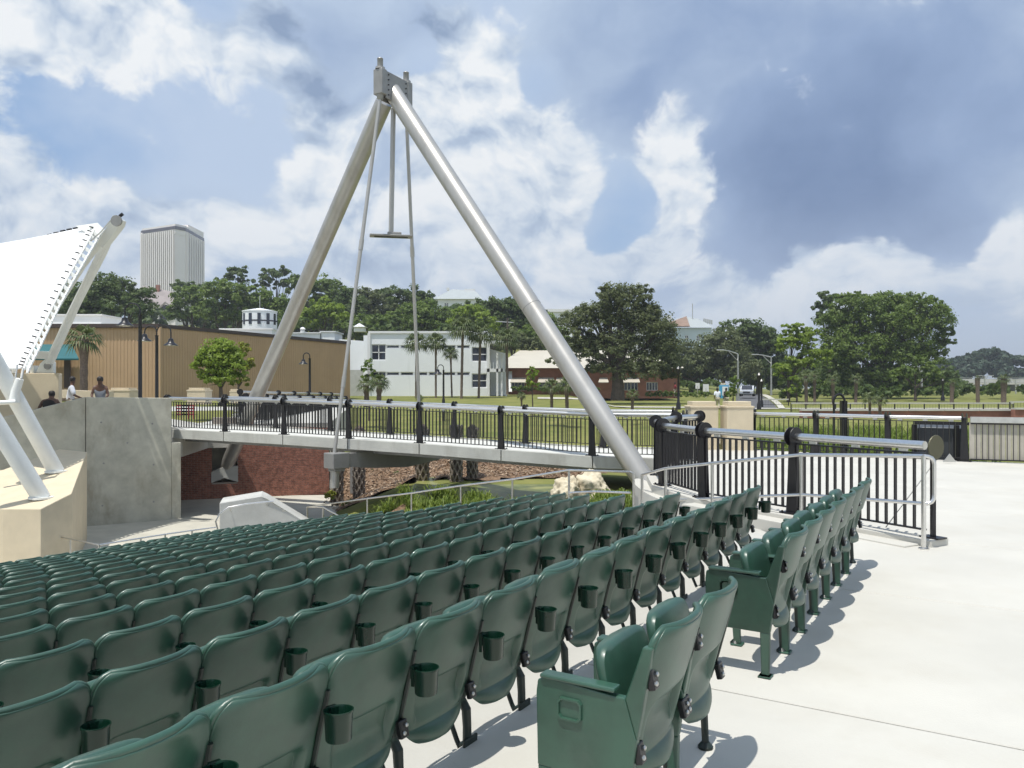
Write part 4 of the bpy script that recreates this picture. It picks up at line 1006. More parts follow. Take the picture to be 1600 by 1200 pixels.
MB().slabv([W(42, 538, 54.6), W(112, 538, 54.6), W(123, 560, 52.8), W(38, 560, 52.8)], (0, .02, -.12)).build('awning_cloth', 'teal', aw_)
MB().slabv([W(38, 560, 52.8), W(123, 560, 52.8), W(123, 561.5, 52.8), W(38, 561.5, 52.8)], (0, .02, 0)).build('valance', 'teal', aw_)
for lab, (x0, x1, y0, y1), D in (('white flat-roofed hut on top of the tan building at left', (78, 158, 493, 505), 75), ('pale rooftop unit above the middle of the tan building', (345, 425, 515, 522), 85), ('white box unit on the roof near its right end', (502, 523, 519, 528), 90), ('long white parapet above the tan roof', (430, 500, 521, 529), 90)):
    a = W(x0, y0, D); b = W(x1, y1+8, D); t = thing('rooftop_block', lab, 'rooftop unit', tuple(b))
    MB().box(((a.x+b.x)/2, D+2, (a.z+b.z)/2), (b.x-a.x, 4, a.z-b.z)).build('block', 'stucco', t)
    MB().box(((a.x+b.x)/2, D+2, a.z+.06), (b.x-a.x+.3, 4.3, .12)).build('coping', 'frame', t)
vt = thing('roof_vent', 'small white domed vent on the tan roof', 'vent', tuple(W(473, 521, 88))); c = W(473, 521, 88)
MB().lathe([(.28, 0), (.28, .25), (.2, .3), (.3, .45), (.22, .62), (.05, .7)], c=c, n=12).build('vent_cap', 'frame', vt, smooth=True)
# round cupola
cu = thing('round_cupola', 'white round cupola with dark slit windows above the tan roof', 'cupola', tuple(W(406, 520, 95))); c = W(406, 522, 97)
rr = 26/FPX*97; hh = 34/FPX*97
MB().lathe([(rr, 0), (rr, hh), (rr*1.03, hh), (rr*1.03, hh+.12), (.1, hh+.5)], c=c, n=24).build('drum', 'stucco', cu, smooth=True)
MB().lathe([(rr*1.012, hh*.55), (rr*1.012, hh*.61)], c=c, n=24).build('band', 'towerdk', cu)
for k in range(12):
    a = R(30*k+15); p = c+Vector((rr*math.cos(a), rr*math.sin(a), hh*.66)); w = MB().box(p, (.1, .38, hh*.5), rz=a).build('window', 'glass', cu)
MB().tube([c+Vector((0, 0, hh+.4)), c+Vector((0, 0, hh+2.0))], .04, 6).build('finial', 'galv', cu)
# ================================================================== white two-storey building
wb = thing('white_office_building', 'white two-storey flat-roofed building with ribbon windows', 'building', tuple(W(680, 618, 85)))
D = 85.; s = D/FPX; x0 = (578-800)*s; z0 = .55; H = EYE-(521-HZ)*s-z0
def hx(a, b, ya, yb, nx, nz): return ((a-578)*s, (b-578)*s, EYE-(yb-HZ)*s-z0, EYE-(ya-HZ)*s-z0, nx, nz)
holes = [hx(580, 603, 538, 563, 2, 2), hx(580, 603, 580.5, 604, 2, 2), hx(737, 761, 542, 565, 1, 2), hx(737, 761, 583.5, 606, 1, 2)]
for k in range(6): holes += [hx(603.5+k*22, 624+k*22, 539, 544.5, 1, 1), hx(603.5+k*22, 624+k*22, 581, 587, 1, 1)]
facade(wb, (x0, D, z0), (1, 0, 0), (765-578)*s, H, holes, 'stucco', frame=.09)
MB().box((x0+(765-578)*s/2, D+5, z0+H+.12), ((765-578)*s+.3, 10.3, .24)).build('parapet', 'frame', wb)
MB().box((x0+(765-578)*s/2, D+8, z0+H/2-.2), ((765-578)*s-.5, 9, H-.1)).build('core', 'towerdk', wb)
MB().box((x0-.08, D-.0, z0+H/2), (.3, .34, H)).build('side_fin', 'frame', wb)
# recessed left wing
a = W(545, 529, 88); b = W(568, 529, 88)
MB().slabv([W(530, 530, 88), W(571, 533, 86.5), W(571, 622, 86.5), W(530, 622, 88)], (0, 1, 0)).build('left_wing', 'stucco', wb)
MB().slabv([W(568, 524, 86), W(579, 524, 85.3), W(579, 622, 85.3), W(568, 622, 86)], (0, 1, 0)).build('left_wing', 'stucco', wb)
MB().slabv([W(546, 578, 86), W(572, 578, 86), W(572, 620, 86), W(546, 620, 86)], (0, .3, 0)).build('garden_panel', 'cheek', wb)
# stair tower at the right end
for px, w, y0 in ((763, 4, 524), (777, 3, 551), (784, 3, 553), (791, 3, 560)): MB().slabv([W(px-w/2, y0, 83), W(px+w/2, y0, 83), W(px+w/2, 619, 83), W(px-w/2, 619, 83)], (0, .4, 0)).build('column', 'frame', wb)
MB().box(W(775, 536, 86), (2.6, 4, .3)).box(W(777, 579, 84.5), (2.3, 3, .35)).build('landing_slab', 'frame', wb)
MB().slabv([W(766, 545, 87), W(792, 553, 87), W(792, 618, 87), W(766, 618, 87)], (0, .2, 0)).build('stair_wall', 'stucco', wb)
for k in range(6): MB().slabv([W(766+k*4.5, 566, 83.1), W(766.8+k*4.5, 566, 83.1), W(766.8+k*4.5, 576, 83.1), W(766+k*4.5, 576, 83.1)], (0, .05, 0)).build('stair_bar', 'frame', wb)
# ================================================================== brick restaurant behind the oak
rb_ = thing('brick_lodge', 'low red brick building with cream metal roof and cream awnings', 'building', tuple(W(880, 620, 98))); D = 98.; s = D/FPX
holes = []; x0 = (778-800)*s; z0 = .4; H = EYE-(572-HZ)*s-z0
for a, b in ((799, 820), (842, 862), (868, 890), (975, 997), (1010, 1028)): holes.append(((a-778)*s, (b-778)*s, EYE-(610-HZ)*s-z0, EYE-(597-HZ)*s-z0, 4, 1))
facade(rb_, (x0, D, z0), (1, 0, 0), (1062-778)*s, H, holes, 'farbrick', frame=.06)
MB().slabv([W(772, 575, 97), W(1068, 575, 97), W(985, 549, 110), W(812, 549, 110)], (0, .3, .15)).build('roof', 'roofcream', rb_)
MB().box((x0+11, D+7, z0+H/2), (22, 12, H-.2)).build('core', 'towerdk', rb_)
for a, b in ((797, 822), (840, 866), (868, 892), (935, 950), (973, 999)):
    MB().slabv([W(a+2, 590, 97.8), W(b-1, 590, 97.8), W(b+1, 597, 96.6), W(a, 597, 96.6)], (0, 0, -.08)).build('awning', 'roofcream', rb_)
MB().slabv([W(795, 580, 97.9), W(800, 580, 97.9), W(800, 612, 96.5), W(793, 612, 96.5)], (0, .1, 0)).build('buttress', 'frame', rb_)
# ================================================================== capitol tower
tw_ = thing('capitol_tower', 'tall pale office tower with vertical window strips on the horizon', 'tower', tuple(W(272, 450, 500))); D = 500.; s = D/FPX
cA, cB, cC, cD = W(222, 450, 505), W(274, 450, 490), W(290, 450, 496), W(318, 450, 530)
ztp = EYE-(357-HZ)*s; zbt = 20
bk1 = Vector((cD.x-40, 580, 0)); bk0 = Vector((cA.x-2, 560, 0))
MB().prism([(cA.x, cA.y), (cB.x, cB.y), (cC.x, cC.y), (cD.x, cD.y), (bk1.x, bk1.y), (bk0.x, bk0.y)], zbt, ztp-2).build('glass_core', 'towerdk', tw_)
def fins(a, b, n, inset, nm):
    d = b-a; mb = MB()
    for k in range(n):
        p = a+d*((k+.5)/n); mb.box((p.x, p.y-.6, (zbt+ztp-3)/2), (d.length/n*.46, 2.2, ztp-3-zbt), rz=math.atan2(d.y, d.x))
    for k in range(n): pass
    tag(mb.build('stone_fin', 'tower', tw_, fix=False), kind='stuff')
fins(cA, cB, 17, 0, 'l'); fins(cC, cD, 8, 0, 'r')
MB().slabv([(cB.x, cB.y-.9, zbt), (cC.x, cC.y-.9, zbt), (cC.x, cC.y-.9, ztp-2), (cB.x, cB.y-.9, ztp-2)], (0, 1.5, 0)).build('corner_pier', 'tower', tw_)
MB().slabv([(cA.x-.6, cA.y-1.2, zbt), (cA.x+1.4, cA.y-1.6, zbt), (cA.x+1.4, cA.y-1.6, ztp-2), (cA.x-.6, cA.y-1.2, ztp-2)], (0, 2, 0)).build('edge_pier', 'tower', tw_)
MB().slabv([(cD.x-1.2, cD.y-2.2, zbt), (cD.x+.4, cD.y-1.2, zbt), (cD.x+.4, cD.y-1.2, ztp-2), (cD.x-1.2, cD.y-2.2, ztp-2)], (0, 2, 0)).build('edge_pier', 'tower', tw_)
def ringp(g, z0_, z1_, m, nm):
    c = Vector(((cA.x+cD.x)/2, 530, 0)); P = []
    for v in (cA, cB, cC, cD, bk1, bk0): P.append((c.x+(v.x-c.x)*g, c.y+(v.y-c.y)*g))
    MB().prism(P, z0_, z1_).build(nm, m, tw_)
ringp(1.02, ztp-5.5, ztp-2.6, 'tower', 'frieze'); ringp(1.03, ztp-2.6, ztp-.6, 'towerdk', 'roof_band'); ringp(1.0, ztp-.6, ztp+.8, 'tower', 'roof_cap')
MB().prism([(cA.x+9, 512), (cC.x-2, 505), (cC.x-2, 530), (cA.x+9, 530)], ztp, ztp+3.4).build('penthouse', 'tower', tw_)
# old hall below the tower
ch = thing('stone_hall', 'pale stone hall with brown gabled roof below the tower', 'building', tuple(W(252, 505, 235))); D = 235.; s = D/FPX
MB().slabv([W(222, 449, 240), W(284, 462, 240), W(262, 488, 231), W(226, 478, 232)], (0, 1, .6)).build('roof', 'roofgrey', ch)
MB().slabv([W(226, 478, 233), W(262, 486, 233), W(262, 512, 233), W(226, 512, 233)], (0, 2, 0)).build('wall', 'tower', ch)
MB().slabv([W(240, 484, 232), W(256, 473, 232), W(274, 486, 232), W(274, 512, 232), W(240, 512, 232)], (0, 2, 0)).build('gable', 'tower', ch)
MB().slabv([W(249, 500, 231.8), W(249, 484, 231.8), W(254, 478, 231.8), W(259, 476, 231.8), W(265, 478, 231.8), W(270, 485, 231.8), W(270, 500, 231.8)], (0, .1, 0)).build('arched_window', 'towerdk', ch)
MB().slabv([W(236, 470, 231), W(250, 478, 231), W(258, 471, 231), W(277, 486, 231), W(277, 488, 231), W(258, 474, 231), W(250, 481, 231), W(236, 473, 231)], (0, .5, 0)).build('gable_trim', 'roofgrey', ch)
MB().box(W(247, 451, 240), (1.0, 1.0, 2.2)).build('chimney', 'farbrick', ch)
# hilltop house, white
hh_ = thing('hilltop_house', 'white hip-roofed hilltop building behind the trees', 'building', tuple(W(715, 485, 260))); D = 260.; s = D/FPX
facade(hh_, tuple(W(681, 500, D)), (1, 0, 0), 70*s, 34*s, [(13*s, 20*s, 20*s, 27*s, 2, 2), (55*s, 59*s, 20*s, 26*s, 1, 2)], 'stucco', frame=.18)
MB().slabv([W(678, 467, D-1), W(754, 467, D-1), W(742, 455, D+9), W(706, 453, D+9)], (0, .5, .3)).build('roof', 'paleroof', hh_)
MB().box(W(734, 458, D+10), (3.5, 3, 2.6)).build('roof_box', 'frame', hh_)
MB().box(W(700, 452, D+10), (.9, .9, 1)).build('chimney', 'frame', hh_)
MB().slabv([W(697, 500, D-1), W(702, 500, D-1), W(702, 525, D-1), W(697, 525, D-1)], (0, 1, 0)).build('lower_wing', 'stucco', hh_)
# pale grey block behind the right leg, grey roof behind oak
for lab, px0, px1, py0, py1, D, roofm in (('pale office block glimpsed behind the right mast leg', 856, 895, 487, 515, 220, 'frame'), ('grey-roofed block peeping over the oak crown', 990, 1030, 488, 510, 230, 'roofgrey')):
    t = thing('office_block', lab, 'building', tuple(W(px0, py1, D))); a = W(px0, py0, D); b = W(px1, py1, D)
    MB().box(((a.x+b.x)/2, D+6, (a.z+b.z)/2-4), (b.x-a.x, 10, a.z-b.z+8)).build('wall', 'stucco', t); MB().box(((a.x+b.x)/2, D+6, a.z+.4), (b.x-a.x+1.4, 11, .8)).build('roof', roofm, t)
# pale blue government house
gb = thing('pale_blue_building', 'pale blue classical building with rusty red and green roof', 'building', tuple(W(1075, 535, 240))); D = 240.; s = D/FPX
P0_ = W(1036, 545, D); facade(gb, tuple(P0_), (1, 0, 0), 76*s, (545-512)*s, [(k*s, (k+6)*s, 12*s, 21*s, 2, 2) for k in (34, 52, 68)]+[(10*s, 15*s, 12*s, 21*s, 2, 2)], 'paleblue', frame=.16)
MB().slabv([W(1033, 511, D-1), W(1114, 511, D-1), W(1092, 499, D+10), W(1073, 496, D+10), W(1058, 499, D+10)], (0, .6, .25)).build('cornice_roof', 'paleroof', gb)
MB().slabv([W(1036, 509, D-1.6), W(1078, 510, D-1.6), W(1073, 495.5, D+9)], (0, .4, .35)).build('roof', 'roofred', gb)
MB().box(W(1045, 501, D+3), (1.4, 1.4, 3)).build('chimney', 'stucco', gb); MB().tube([W(1082, 500, D+8), W(1082, 474, D+8)], .14, 5).build('antenna', 'galv', gb)
for k in range(5): MB().box(W(1100+k*3, 501+k*.6, D+8), (.4, .4, 1.3)).build('roof_vent', 'galv', gb)
# ================================================================== foliage
def leaf_mesh(name, C, S, Nrm, tint, m, asp=1.5):
    n = len(C); t = rng.normal(size=(n, 3)); u = np.cross(Nrm, t); u /= np.linalg.norm(u, axis=1)[:, None]+1e-9
    v = np.cross(Nrm, u); v /= np.linalg.norm(v, axis=1)[:, None]+1e-9
    S = S[:, None]; a = u*S*asp*.5; b = v*S*.5
    bend = Nrm/(np.linalg.norm(Nrm, axis=1)[:, None]+1e-9)*S*.12
    V = np.stack([C-a-bend, C-b*.9+a*.1, C+a-bend, C+b*.9+a*.1], 1).reshape(-1, 3)
    me = bpy.data.meshes.new(name); me.vertices.add(4*n); me.vertices.foreach_set('co', V.astype(np.float32).ravel())
    me.loops.add(4*n); me.loops.foreach_set('vertex_index', np.arange(4*n, dtype=np.int32))
    me.polygons.add(n); me.polygons.foreach_set('loop_start', np.arange(0, 4*n, 4, dtype=np.int32))
    me.update(calc_edges=True)
    at = me.attributes.new('tint', 'FLOAT', 'POINT'); at.data.foreach_set('value', np.repeat(np.clip(tint, 0, 1), 4).astype(np.float32))
    me.materials.append(m); me.validate(); return me
def crown_pts(lobes, leaf, dens, clump=.30, fill=.35):
    C = []; Nn = []; T = []
    for (c, rx, ry, rz) in lobes:
        area = math.pi*rx*rz; n = max(40, int(2.9*dens*area/(leaf*leaf))); k = max(14, int(n/34))
        d = rng.normal(size=(k, 3)); d /= np.linalg.norm(d, axis=1)[:, None]; d[:, 2] = np.where(d[:, 2] < -.55, -d[:, 2]*.6, d[:, 2])
        rad = np.where(rng.random(k) < fill, rng.random(k)**.5*.8, rng.uniform(.78, 1.04, k))
        cc = d*rad[:, None]*np.array([rx, ry, rz]); ct = rng.random(k)
        cr = clump*.85*min(rx, rz)*rng.uniform(.6, 1.35, k)
        idx = rng.integers(0, k, n); g = rng.normal(size=(n, 3)); g /= np.linalg.norm(g, axis=1)[:, None]; g *= (rng.random(n)**.45)[:, None]
        g[:, 2] *= .62
        P = cc[idx]+g*cr[idx][:, None]; C.append(P+np.array(c))
        Nn.append(g*.9+d[idx]*.35+np.array([0, 0, .45])+rng.normal(size=(n, 3))*.45); T.append(ct[idx]*.6+rng.random(n)*.45-.03)
    return np.concatenate(C), np.concatenate(Nn), np.concatenate(T)
TRI = [0]
def tree(name, label, D, lobes, leafm, trunk=None, lpx=3.4, dens=2.6, group=None, depth=.8, clump=.30, tr=.3, fill=.35, cat='tree', base=None, limbs=True):
    s = D/FPX; L_ = []
    for (px, py, rx, ry) in lobes:
        w = W(px, py, D+rng.uniform(-.25, .25)*rx*s); L_.append((tuple(w), rx*s, rx*s*depth, ry*s))
    tx = trunk[0] if trunk else lobes[0][0]
    b = W(tx, HZ, D); gz = zt(b.x, b.y) if base is None else base
    root = thing(name, label, cat, (b.x, b.y, gz), 0, group)
    off = np.array([b.x, b.y, gz])
    C, Nn, T = crown_pts(L_, lpx*s, dens, clump, fill)
    me = leaf_mesh('crown', C-off, rng.uniform(.7, 1.3, len(C))*lpx*s, Nn, T, LEAF[leafm]); inst('crown', me, root); TRI[0] += 2*len(C)
    r0 = (trunk[1]*s/2) if trunk else max(.12, tr)
    mb = MB(); ctr = Vector(np.mean([l[0] for l in L_], axis=0)); fork = Vector((b.x, b.y, gz+(ctr.z-gz)*.45))
    mb.tube([(b.x, b.y, gz-.4), (b.x+.02, b.y, gz+.3*(fork.z-gz)), fork], [r0*1.25, r0, r0*.8], 9)
    if limbs:
        for l in L_[:7]:
            e = Vector(l[0]); m_ = (fork+e)/2+Vector((0, 0, -.1*(e-fork).length)); mb.tube([fork, m_, e], [r0*.6, r0*.4, r0*.15], 6)
            for _ in range(3):
                q = e+Vector(rng.normal(size=3))*l[1]*.3; mb.tube([m_, (m_+q)/2, q], [r0*.3, r0*.2, r0*.06], 5)
    mb.build('trunk', 'bark', root); return root
# --- background hill trees
HT = [
 ('dark tree behind the canopy mast, tallest at left', 120, [(178, 458, 34, 36), (215, 470, 28, 30), (145, 470, 34, 30), (190, 485, 45, 22), (120, 480, 30, 22)], 'dark'),
 ('dark tree filling the gap left of the mast', 122, [(120, 470, 35, 30), (95, 482, 25, 20), (140, 490, 30, 16)], 'dark'),
 ('tall pine rising above the hill woods, the left of two', 175, [(372, 427, 22, 14), (352, 440, 18, 10), (385, 440, 16, 10)], 'dark'),
 ('tall pine rising above the hill woods, the right of two', 175, [(432, 432, 26, 18), (448, 446, 18, 12), (415, 445, 16, 12)], 'dark'),
 ('dull green tree right of the stone hall', 150, [(300, 470, 36, 25), (330, 485, 34, 20), (282, 492, 26, 16)], 'mid'),
 ('dark low tree against the foot of the tower', 190, [(292, 450, 26, 14), (318, 455, 22, 12)], 'dark'),
 ('broad green tree above the middle of the tan roof', 140, [(352, 462, 38, 26), (385, 478, 40, 26), (335, 490, 36, 18), (370, 498, 40, 14)], 'mid'),
 ('green tree right of the white cupola', 140, [(430, 480, 30, 26), (405, 468, 26, 22), (445, 500, 26, 14)], 'mid'),
 ('tall tree crossed by the left mast leg', 165, [(500, 452, 34, 24), (470, 446, 24, 18), (530, 468, 30, 22), (510, 478, 40, 20)], 'mid'),
 ('bright rounded tree just right of the left mast leg', 130, [(505, 490, 32, 24), (480, 500, 28, 20), (530, 500, 24, 18)], 'bright'),
 ('olive tree between the two hanger rods, left', 150, [(575, 472, 34, 24), (555, 486, 26, 24), (600, 490, 28, 22)], 'oak'),
 ('round dark oak on the skyline between the hangers', 160, [(630, 466, 38, 22), (600, 470, 26, 18), (655, 470, 26, 20), (640, 485, 40, 22)], 'dark'),
 ('green tree above the little white roof lantern', 135, [(600, 505, 34, 20), (570, 510, 28, 18), (632, 505, 30, 24)], 'mid'),
 ('tree on the slope right behind the white building', 128, [(660, 495, 32, 28), (690, 505, 30, 26), (648, 512, 26, 18)], 'mid'),
 ('bright green tree below the hilltop house', 118, [(735, 498, 30, 24), (715, 510, 22, 20), (755, 505, 24, 22)], 'bright'),
 ('dark tree under the upper part of the right mast leg', 135, [(765, 482, 26, 20), (790, 485, 30, 24), (812, 500, 26, 26), (780, 508, 36, 24)], 'dark'),
 ('tree between right mast leg and the great oak', 130, [(850, 515, 28, 26), (825, 530, 26, 22), (868, 535, 26, 24)], 'mid'),
 ('shadowy tree below the left mast leg skyline', 128, [(455, 505, 30, 16), (420, 508, 26, 14), (545, 512, 28, 14)], 'mid'),
 ('dark tree right of the bright rounded one', 145, [(545, 480, 26, 30), (555, 500, 24, 20)], 'dark'),
 ('olive tree at the far end of the white building', 112, [(800, 535, 26, 24), (830, 545, 24, 20)], 'oak'),
 ('dense dark tree below the pale blue building', 135, [(1080, 560, 40, 26), (1050, 575, 36, 26), (1105, 575, 36, 28)], 'oak'),
 ('dark oak beyond the street lights, left', 130, [(1130, 545, 42, 34), (1100, 570, 34, 28), (1150, 575, 40, 30)], 'oak'),
 ('dark oak beyond the street lights, tallest', 138, [(1185, 528, 34, 28), (1155, 520, 36, 22), (1205, 550, 26, 34), (1175, 560, 44, 36)], 'dark'),
]
for lab, D, lb_, lf in HT: tree('broadleaf_tree', lab, D, lb_, lf, lpx=3.1, dens=3.2, tr=.4, clump=.34, fill=.45)
# wooded hillside filler that reads as one mass
ws = []
for (x0, x1, y, D, n, r) in ((60, 480, 500, 185, 26, 26), (430, 860, 500, 180, 30, 28), (840, 1240, 575, 190, 26, 26), (560, 700, 515, 120, 8, 18), (1050, 1330, 582, 142, 34, 22), (1290, 1500, 592, 135, 34, 15), (1180, 1500, 598, 170, 70, 9), (1200, 1500, 611, 96, 34, 7), (1000, 1120, 600, 118, 14, 9), (1490, 1640, 606, 110, 20, 8)):
    for k in range(n):
        px = rng.uniform(x0, x1); s = D/FPX; rr_ = r*rng.uniform(.8, 1.3); c = W(px, y+rng.uniform(-.45, .85)*r, D+rng.uniform(-8, 12)); ws.append((tuple(c), rr_*s, rr_*s, rr_*s*.8))
C, Nn, T = crown_pts(ws, 4.2*.145, 3.0, .36, .5)
wd = bpy.data.objects.new('hillside_wood', leaf_mesh('hillside_wood', C, rng.uniform(.7, 1.3, len(C))*.62, Nn, T, LEAF['dark'])); COL.objects.link(wd); tag(wd, 'dense woods covering the hillside behind the buildings', 'woods', kind='stuff')
# far right tree line
ws = []
for k in range(110):
    px = 1440+k*1.75+rng.uniform(-3, 3); D = rng.uniform(300, 340); s = D/FPX; top_ = np.interp(px, [1440, 1485, 1510, 1540, 1555, 1580, 1640], [575, 562, 555, 545, 545, 556, 560])
    r = rng.uniform(9, 16); c = W(px, top_+r*.7, D); ws.append((tuple(c), r*s, r*s, r*s*.75)); c = W(px, top_+r*.7+20, D-6); ws.append((tuple(c), r*s*1.4, r*s, r*s*.9))
C, Nn, T = crown_pts(ws, 3.4*.26, 2.6, .36, .5)
wd = bpy.data.objects.new('distant_wood', leaf_mesh('distant_wood', C, rng.uniform(.7, 1.3, len(C))*.95, Nn, T, LEAF['dist'])); COL.objects.link(wd); tag(wd, 'distant bluish tree line beyond the overpass at far right', 'woods', kind='stuff')
# --- feature trees
tree('live_oak', 'great dark live oak with thick trunk right of the mast leg', 84, [(968, 470, 34, 30), (1000, 462, 20, 20), (945, 455, 16, 12), (930, 495, 40, 28), (900, 510, 32, 26), (985, 510, 48, 38), (1025, 520, 34, 34), (1035, 550, 34, 30), (960, 545, 50, 30), (905, 545, 34, 26), (880, 565, 26, 14), (1000, 580, 48, 26), (940, 575, 36, 18), (1048, 580, 20, 20), (1010, 490, 26, 22)], 'oak', trunk=(965, 19), lpx=2.5, dens=2.7, clump=.34, fill=.35, base=.75)
tree('live_oak', 'huge spreading dark green oak at right, largest crown', 108, [(1340, 478, 46, 22), (1390, 474, 46, 20), (1430, 478, 40, 22), (1462, 500, 28, 28), (1478, 530, 14, 26), (1375, 505, 60, 32), (1310, 510, 34, 32), (1425, 520, 52, 36), (1345, 545, 60, 36), (1400, 555, 52, 34), (1310, 570, 34, 30), (1450, 560, 30, 24), (1370, 590, 56, 24), (1420, 590, 36, 18), (1330, 600, 40, 18), (1300, 600, 24, 18), (1330, 612, 40, 13), (1400, 612, 54, 13), (1455, 602, 30, 18)], 'mid', trunk=(1380, 14), lpx=2.5, dens=2.9, clump=.32, base=.2)
tree('broadleaf_tree', 'darker tree crown showing over the left shoulder of the huge oak', 122, [(1295, 470, 26, 15), (1285, 485, 16, 16), (1330, 465, 24, 10), (1300, 500, 24, 24)], 'dark', lpx=3.0, dens=3.4, base=.2)
tree('young_tree', 'bright green young tree in front of the huge oak', 92, [(1240, 512, 22, 12), (1265, 528, 26, 16), (1238, 538, 26, 20), (1275, 555, 24, 20), (1250, 570, 28, 18), (1222, 580, 20, 14), (1240, 592, 26, 12)], 'bright', trunk=(1232, 5), lpx=3.2, dens=3.4, clump=.34, fill=.4, base=.3)
tree('young_tree', 'small yellow-green tree beneath the bright young tree', 88, [(1245, 597, 12, 16), (1238, 612, 14, 10)], 'bright', trunk=(1245, 3), lpx=3, dens=2, base=.2)
tree('broadleaf_tree', 'shrubby bright tree at the right foot of the huge oak', 96, [(1430, 565, 22, 14), (1415, 585, 24, 16), (1455, 580, 22, 16), (1468, 595, 18, 12)], 'mid', trunk=(1430, 4), lpx=3, dens=2.6, base=.2)
tree('round_tree', 'round bright green tree between lamp posts and mast leg', 46, [(343, 555, 32, 26), (328, 572, 24, 20), (360, 575, 26, 22), (345, 590, 30, 18)], 'bright', trunk=(345, 7), lpx=3.3, dens=4.5, clump=.42, base=.65)
tree('round_tree', 'yellow-green tree glowing right behind the round green tree', 50, [(378, 552, 16, 18), (388, 575, 14, 20), (372, 595, 18, 12)], 'yellow', trunk=(372, 4), lpx=4, dens=2.6, clump=.4, base=.65)
for px, py, rx, ry, D, lab, lf in ((576, 578, 14, 18, 52, 'thin young tree beside the end of the tan building', 'mid'), (832, 588, 13, 18, 56, 'thin young tree left of the mast leg on the lawn', 'bright'), (1146, 606, 12, 18, 56, 'thin young tree behind the right cream pillar', 'mid')):
    tree('sapling', lab, D, [(px, py-ry*.6, rx*.55, ry*.5), (px, py, rx*.9, ry*.6), (px-2, py+ry*.6, rx, ry*.5)], lf, trunk=(px, 2.4), lpx=4, dens=1.0, clump=.4, fill=.5, cat='tree')
# --- palms
def palm(label, px, ptop, pbase, D, tw_px, rc, base=None, group=None, droop=1., nf=26, name='palm_tree', lpx=None):
    s = D/FPX; b = W(px, pbase, D); t = W(px, ptop, D); gz = b.z
    root = thing(name, label, 'palm tree', (b.x, b.y, gz), 0, group); r = tw_px*s/2; h = t.z-gz; lean = rng.uniform(-.03, .03)*h
    prof_ = [(r*1.15, -.3)]; nn = max(5, int(h/.35))
    for k in range(nn+1): prof_.append((r*(1.0 if k % 2 else .9)*(1+.25*(k > nn-3)), h*k/nn))
    mb = MB(); mb.lathe(prof_, n=9); tk = mb.mesh('trunk', MT['trunkm'], True); inst('trunk', tk, root, rot=(0, lean/max(h, .1), 0))
    R_ = rc*s; fb_ = MB(); tint = []
    for k in range(nf):
        az = k*2.399+rng.uniform(-.2, .2); el = math.asin(np.clip(1-1.55*(k+.5)/nf, -1, 1))+rng.uniform(-.12, .12)
        d = Vector((math.cos(az)*math.cos(el), math.sin(az)*math.cos(el), math.sin(el)))
        o = Vector((lean, 0, h-.02*R_)); st_ = o+d*R_*.38; q = d.cross(Vector((0, 0, 1)))
        if q.length < .1: q = Vector((1, 0, 0))
        q.normalize(); up = q.cross(d); ct = rng.random()
        fb_.beam(o, st_, .02*R_+.005, .012*R_+.004); tint += [.4]*8
        nb = 9
        for j in range(nb):
            a = (j/(nb-1)-.5)*2.3; dd = (d*math.cos(a)+q*math.sin(a)); L1 = R_*.62*(1-.25*abs(a)); m_ = st_+dd*L1*.55+up*.03*R_; e = st_+dd*L1-Vector((0, 0, R_*.28*droop))
            w = q*math.cos(a)*R_*.035-d*math.sin(a)*R_*.035
            fb_.add([st_-w*.5, st_+w*.5, m_+w, m_-w, e], [(0, 1, 2, 3), (3, 2, 4)]); tint += [ct*.6+rng.random()*.4]*5
    me = fb_.mesh('crown', LEAF['palm'], False, fix=False); at = me.attributes.new('tint', 'FLOAT', 'POINT'); at.data.foreach_set('value', np.array(tint, dtype=np.float32)); inst('crown', me, root); TRI[0] += len(fb_.f)*2
    return root
for a in [('slender palm in front of the white building, first from the left', 650, 536, 618, 78, 3.6, 26), ('slender palm in front of the white building, second from the left', 681, 536, 618, 78, 3.4, 25),
          ('short slender palm third in the row by the white building', 706, 552, 618, 80, 3, 17), ('tallest slender palm in the row by the white building', 721, 514, 618, 77, 4.4, 30),
          ('slender palm before the right windows of the white building', 748, 522, 618, 78, 4.2, 30), ('slender palm beside the stair end of the white building', 793, 530, 612, 82, 4.4, 26)]:
    palm(*a, nf=30)
palm('stout palm with shaggy trunk beside the teal awning', 131, 530, 612, 46, 12, 36, nf=22)
for i, (px, pt, pb, D, tw, rc) in enumerate([(572, 602, 628, 47, 7, 20), (592, 598, 628, 46, 8, 22), (655, 622, 634, 45, 4, 9), (862, 604, 634, 48, 5, 20), (886, 602, 636, 47, 6, 22), (988, 616, 636, 48, 5, 14), (815, 618, 634, 60, 3, 10)]):
    palm(['low palm clump left of the hanger rod foot', 'second low palm beside the end of the tan building', 'tiny palm at the foot of the right hanger rod', 'low palm on the lawn just left of the mast leg', 'low palm almost touching the mast leg', 'low palm on the lawn right of the mast leg', 'tiny palm at the corner of the white building'][i], px, pt, pb, D, tw, rc, nf=20)
pn = ['first', 'second', 'third', 'fourth', 'fifth', 'sixth', 'seventh']
for i, (px, pt, pb, D, tw, rc) in enumerate([(1260, 588, 628, 82, 5.5, 17), (1273, 586, 628, 84, 4.5, 14), (1302, 592, 630, 82, 5, 15), (1337, 592, 628, 84, 5, 14), (1487, 598, 630, 84, 6, 8), (1528, 590, 630, 88, 6, 6), (1568, 592, 630, 84, 8, 13)]):
    palm('stubby transplanted palm beyond the terrace walls, %s from the left' % pn[i], px, pt, pb, D, tw, rc, nf=16)
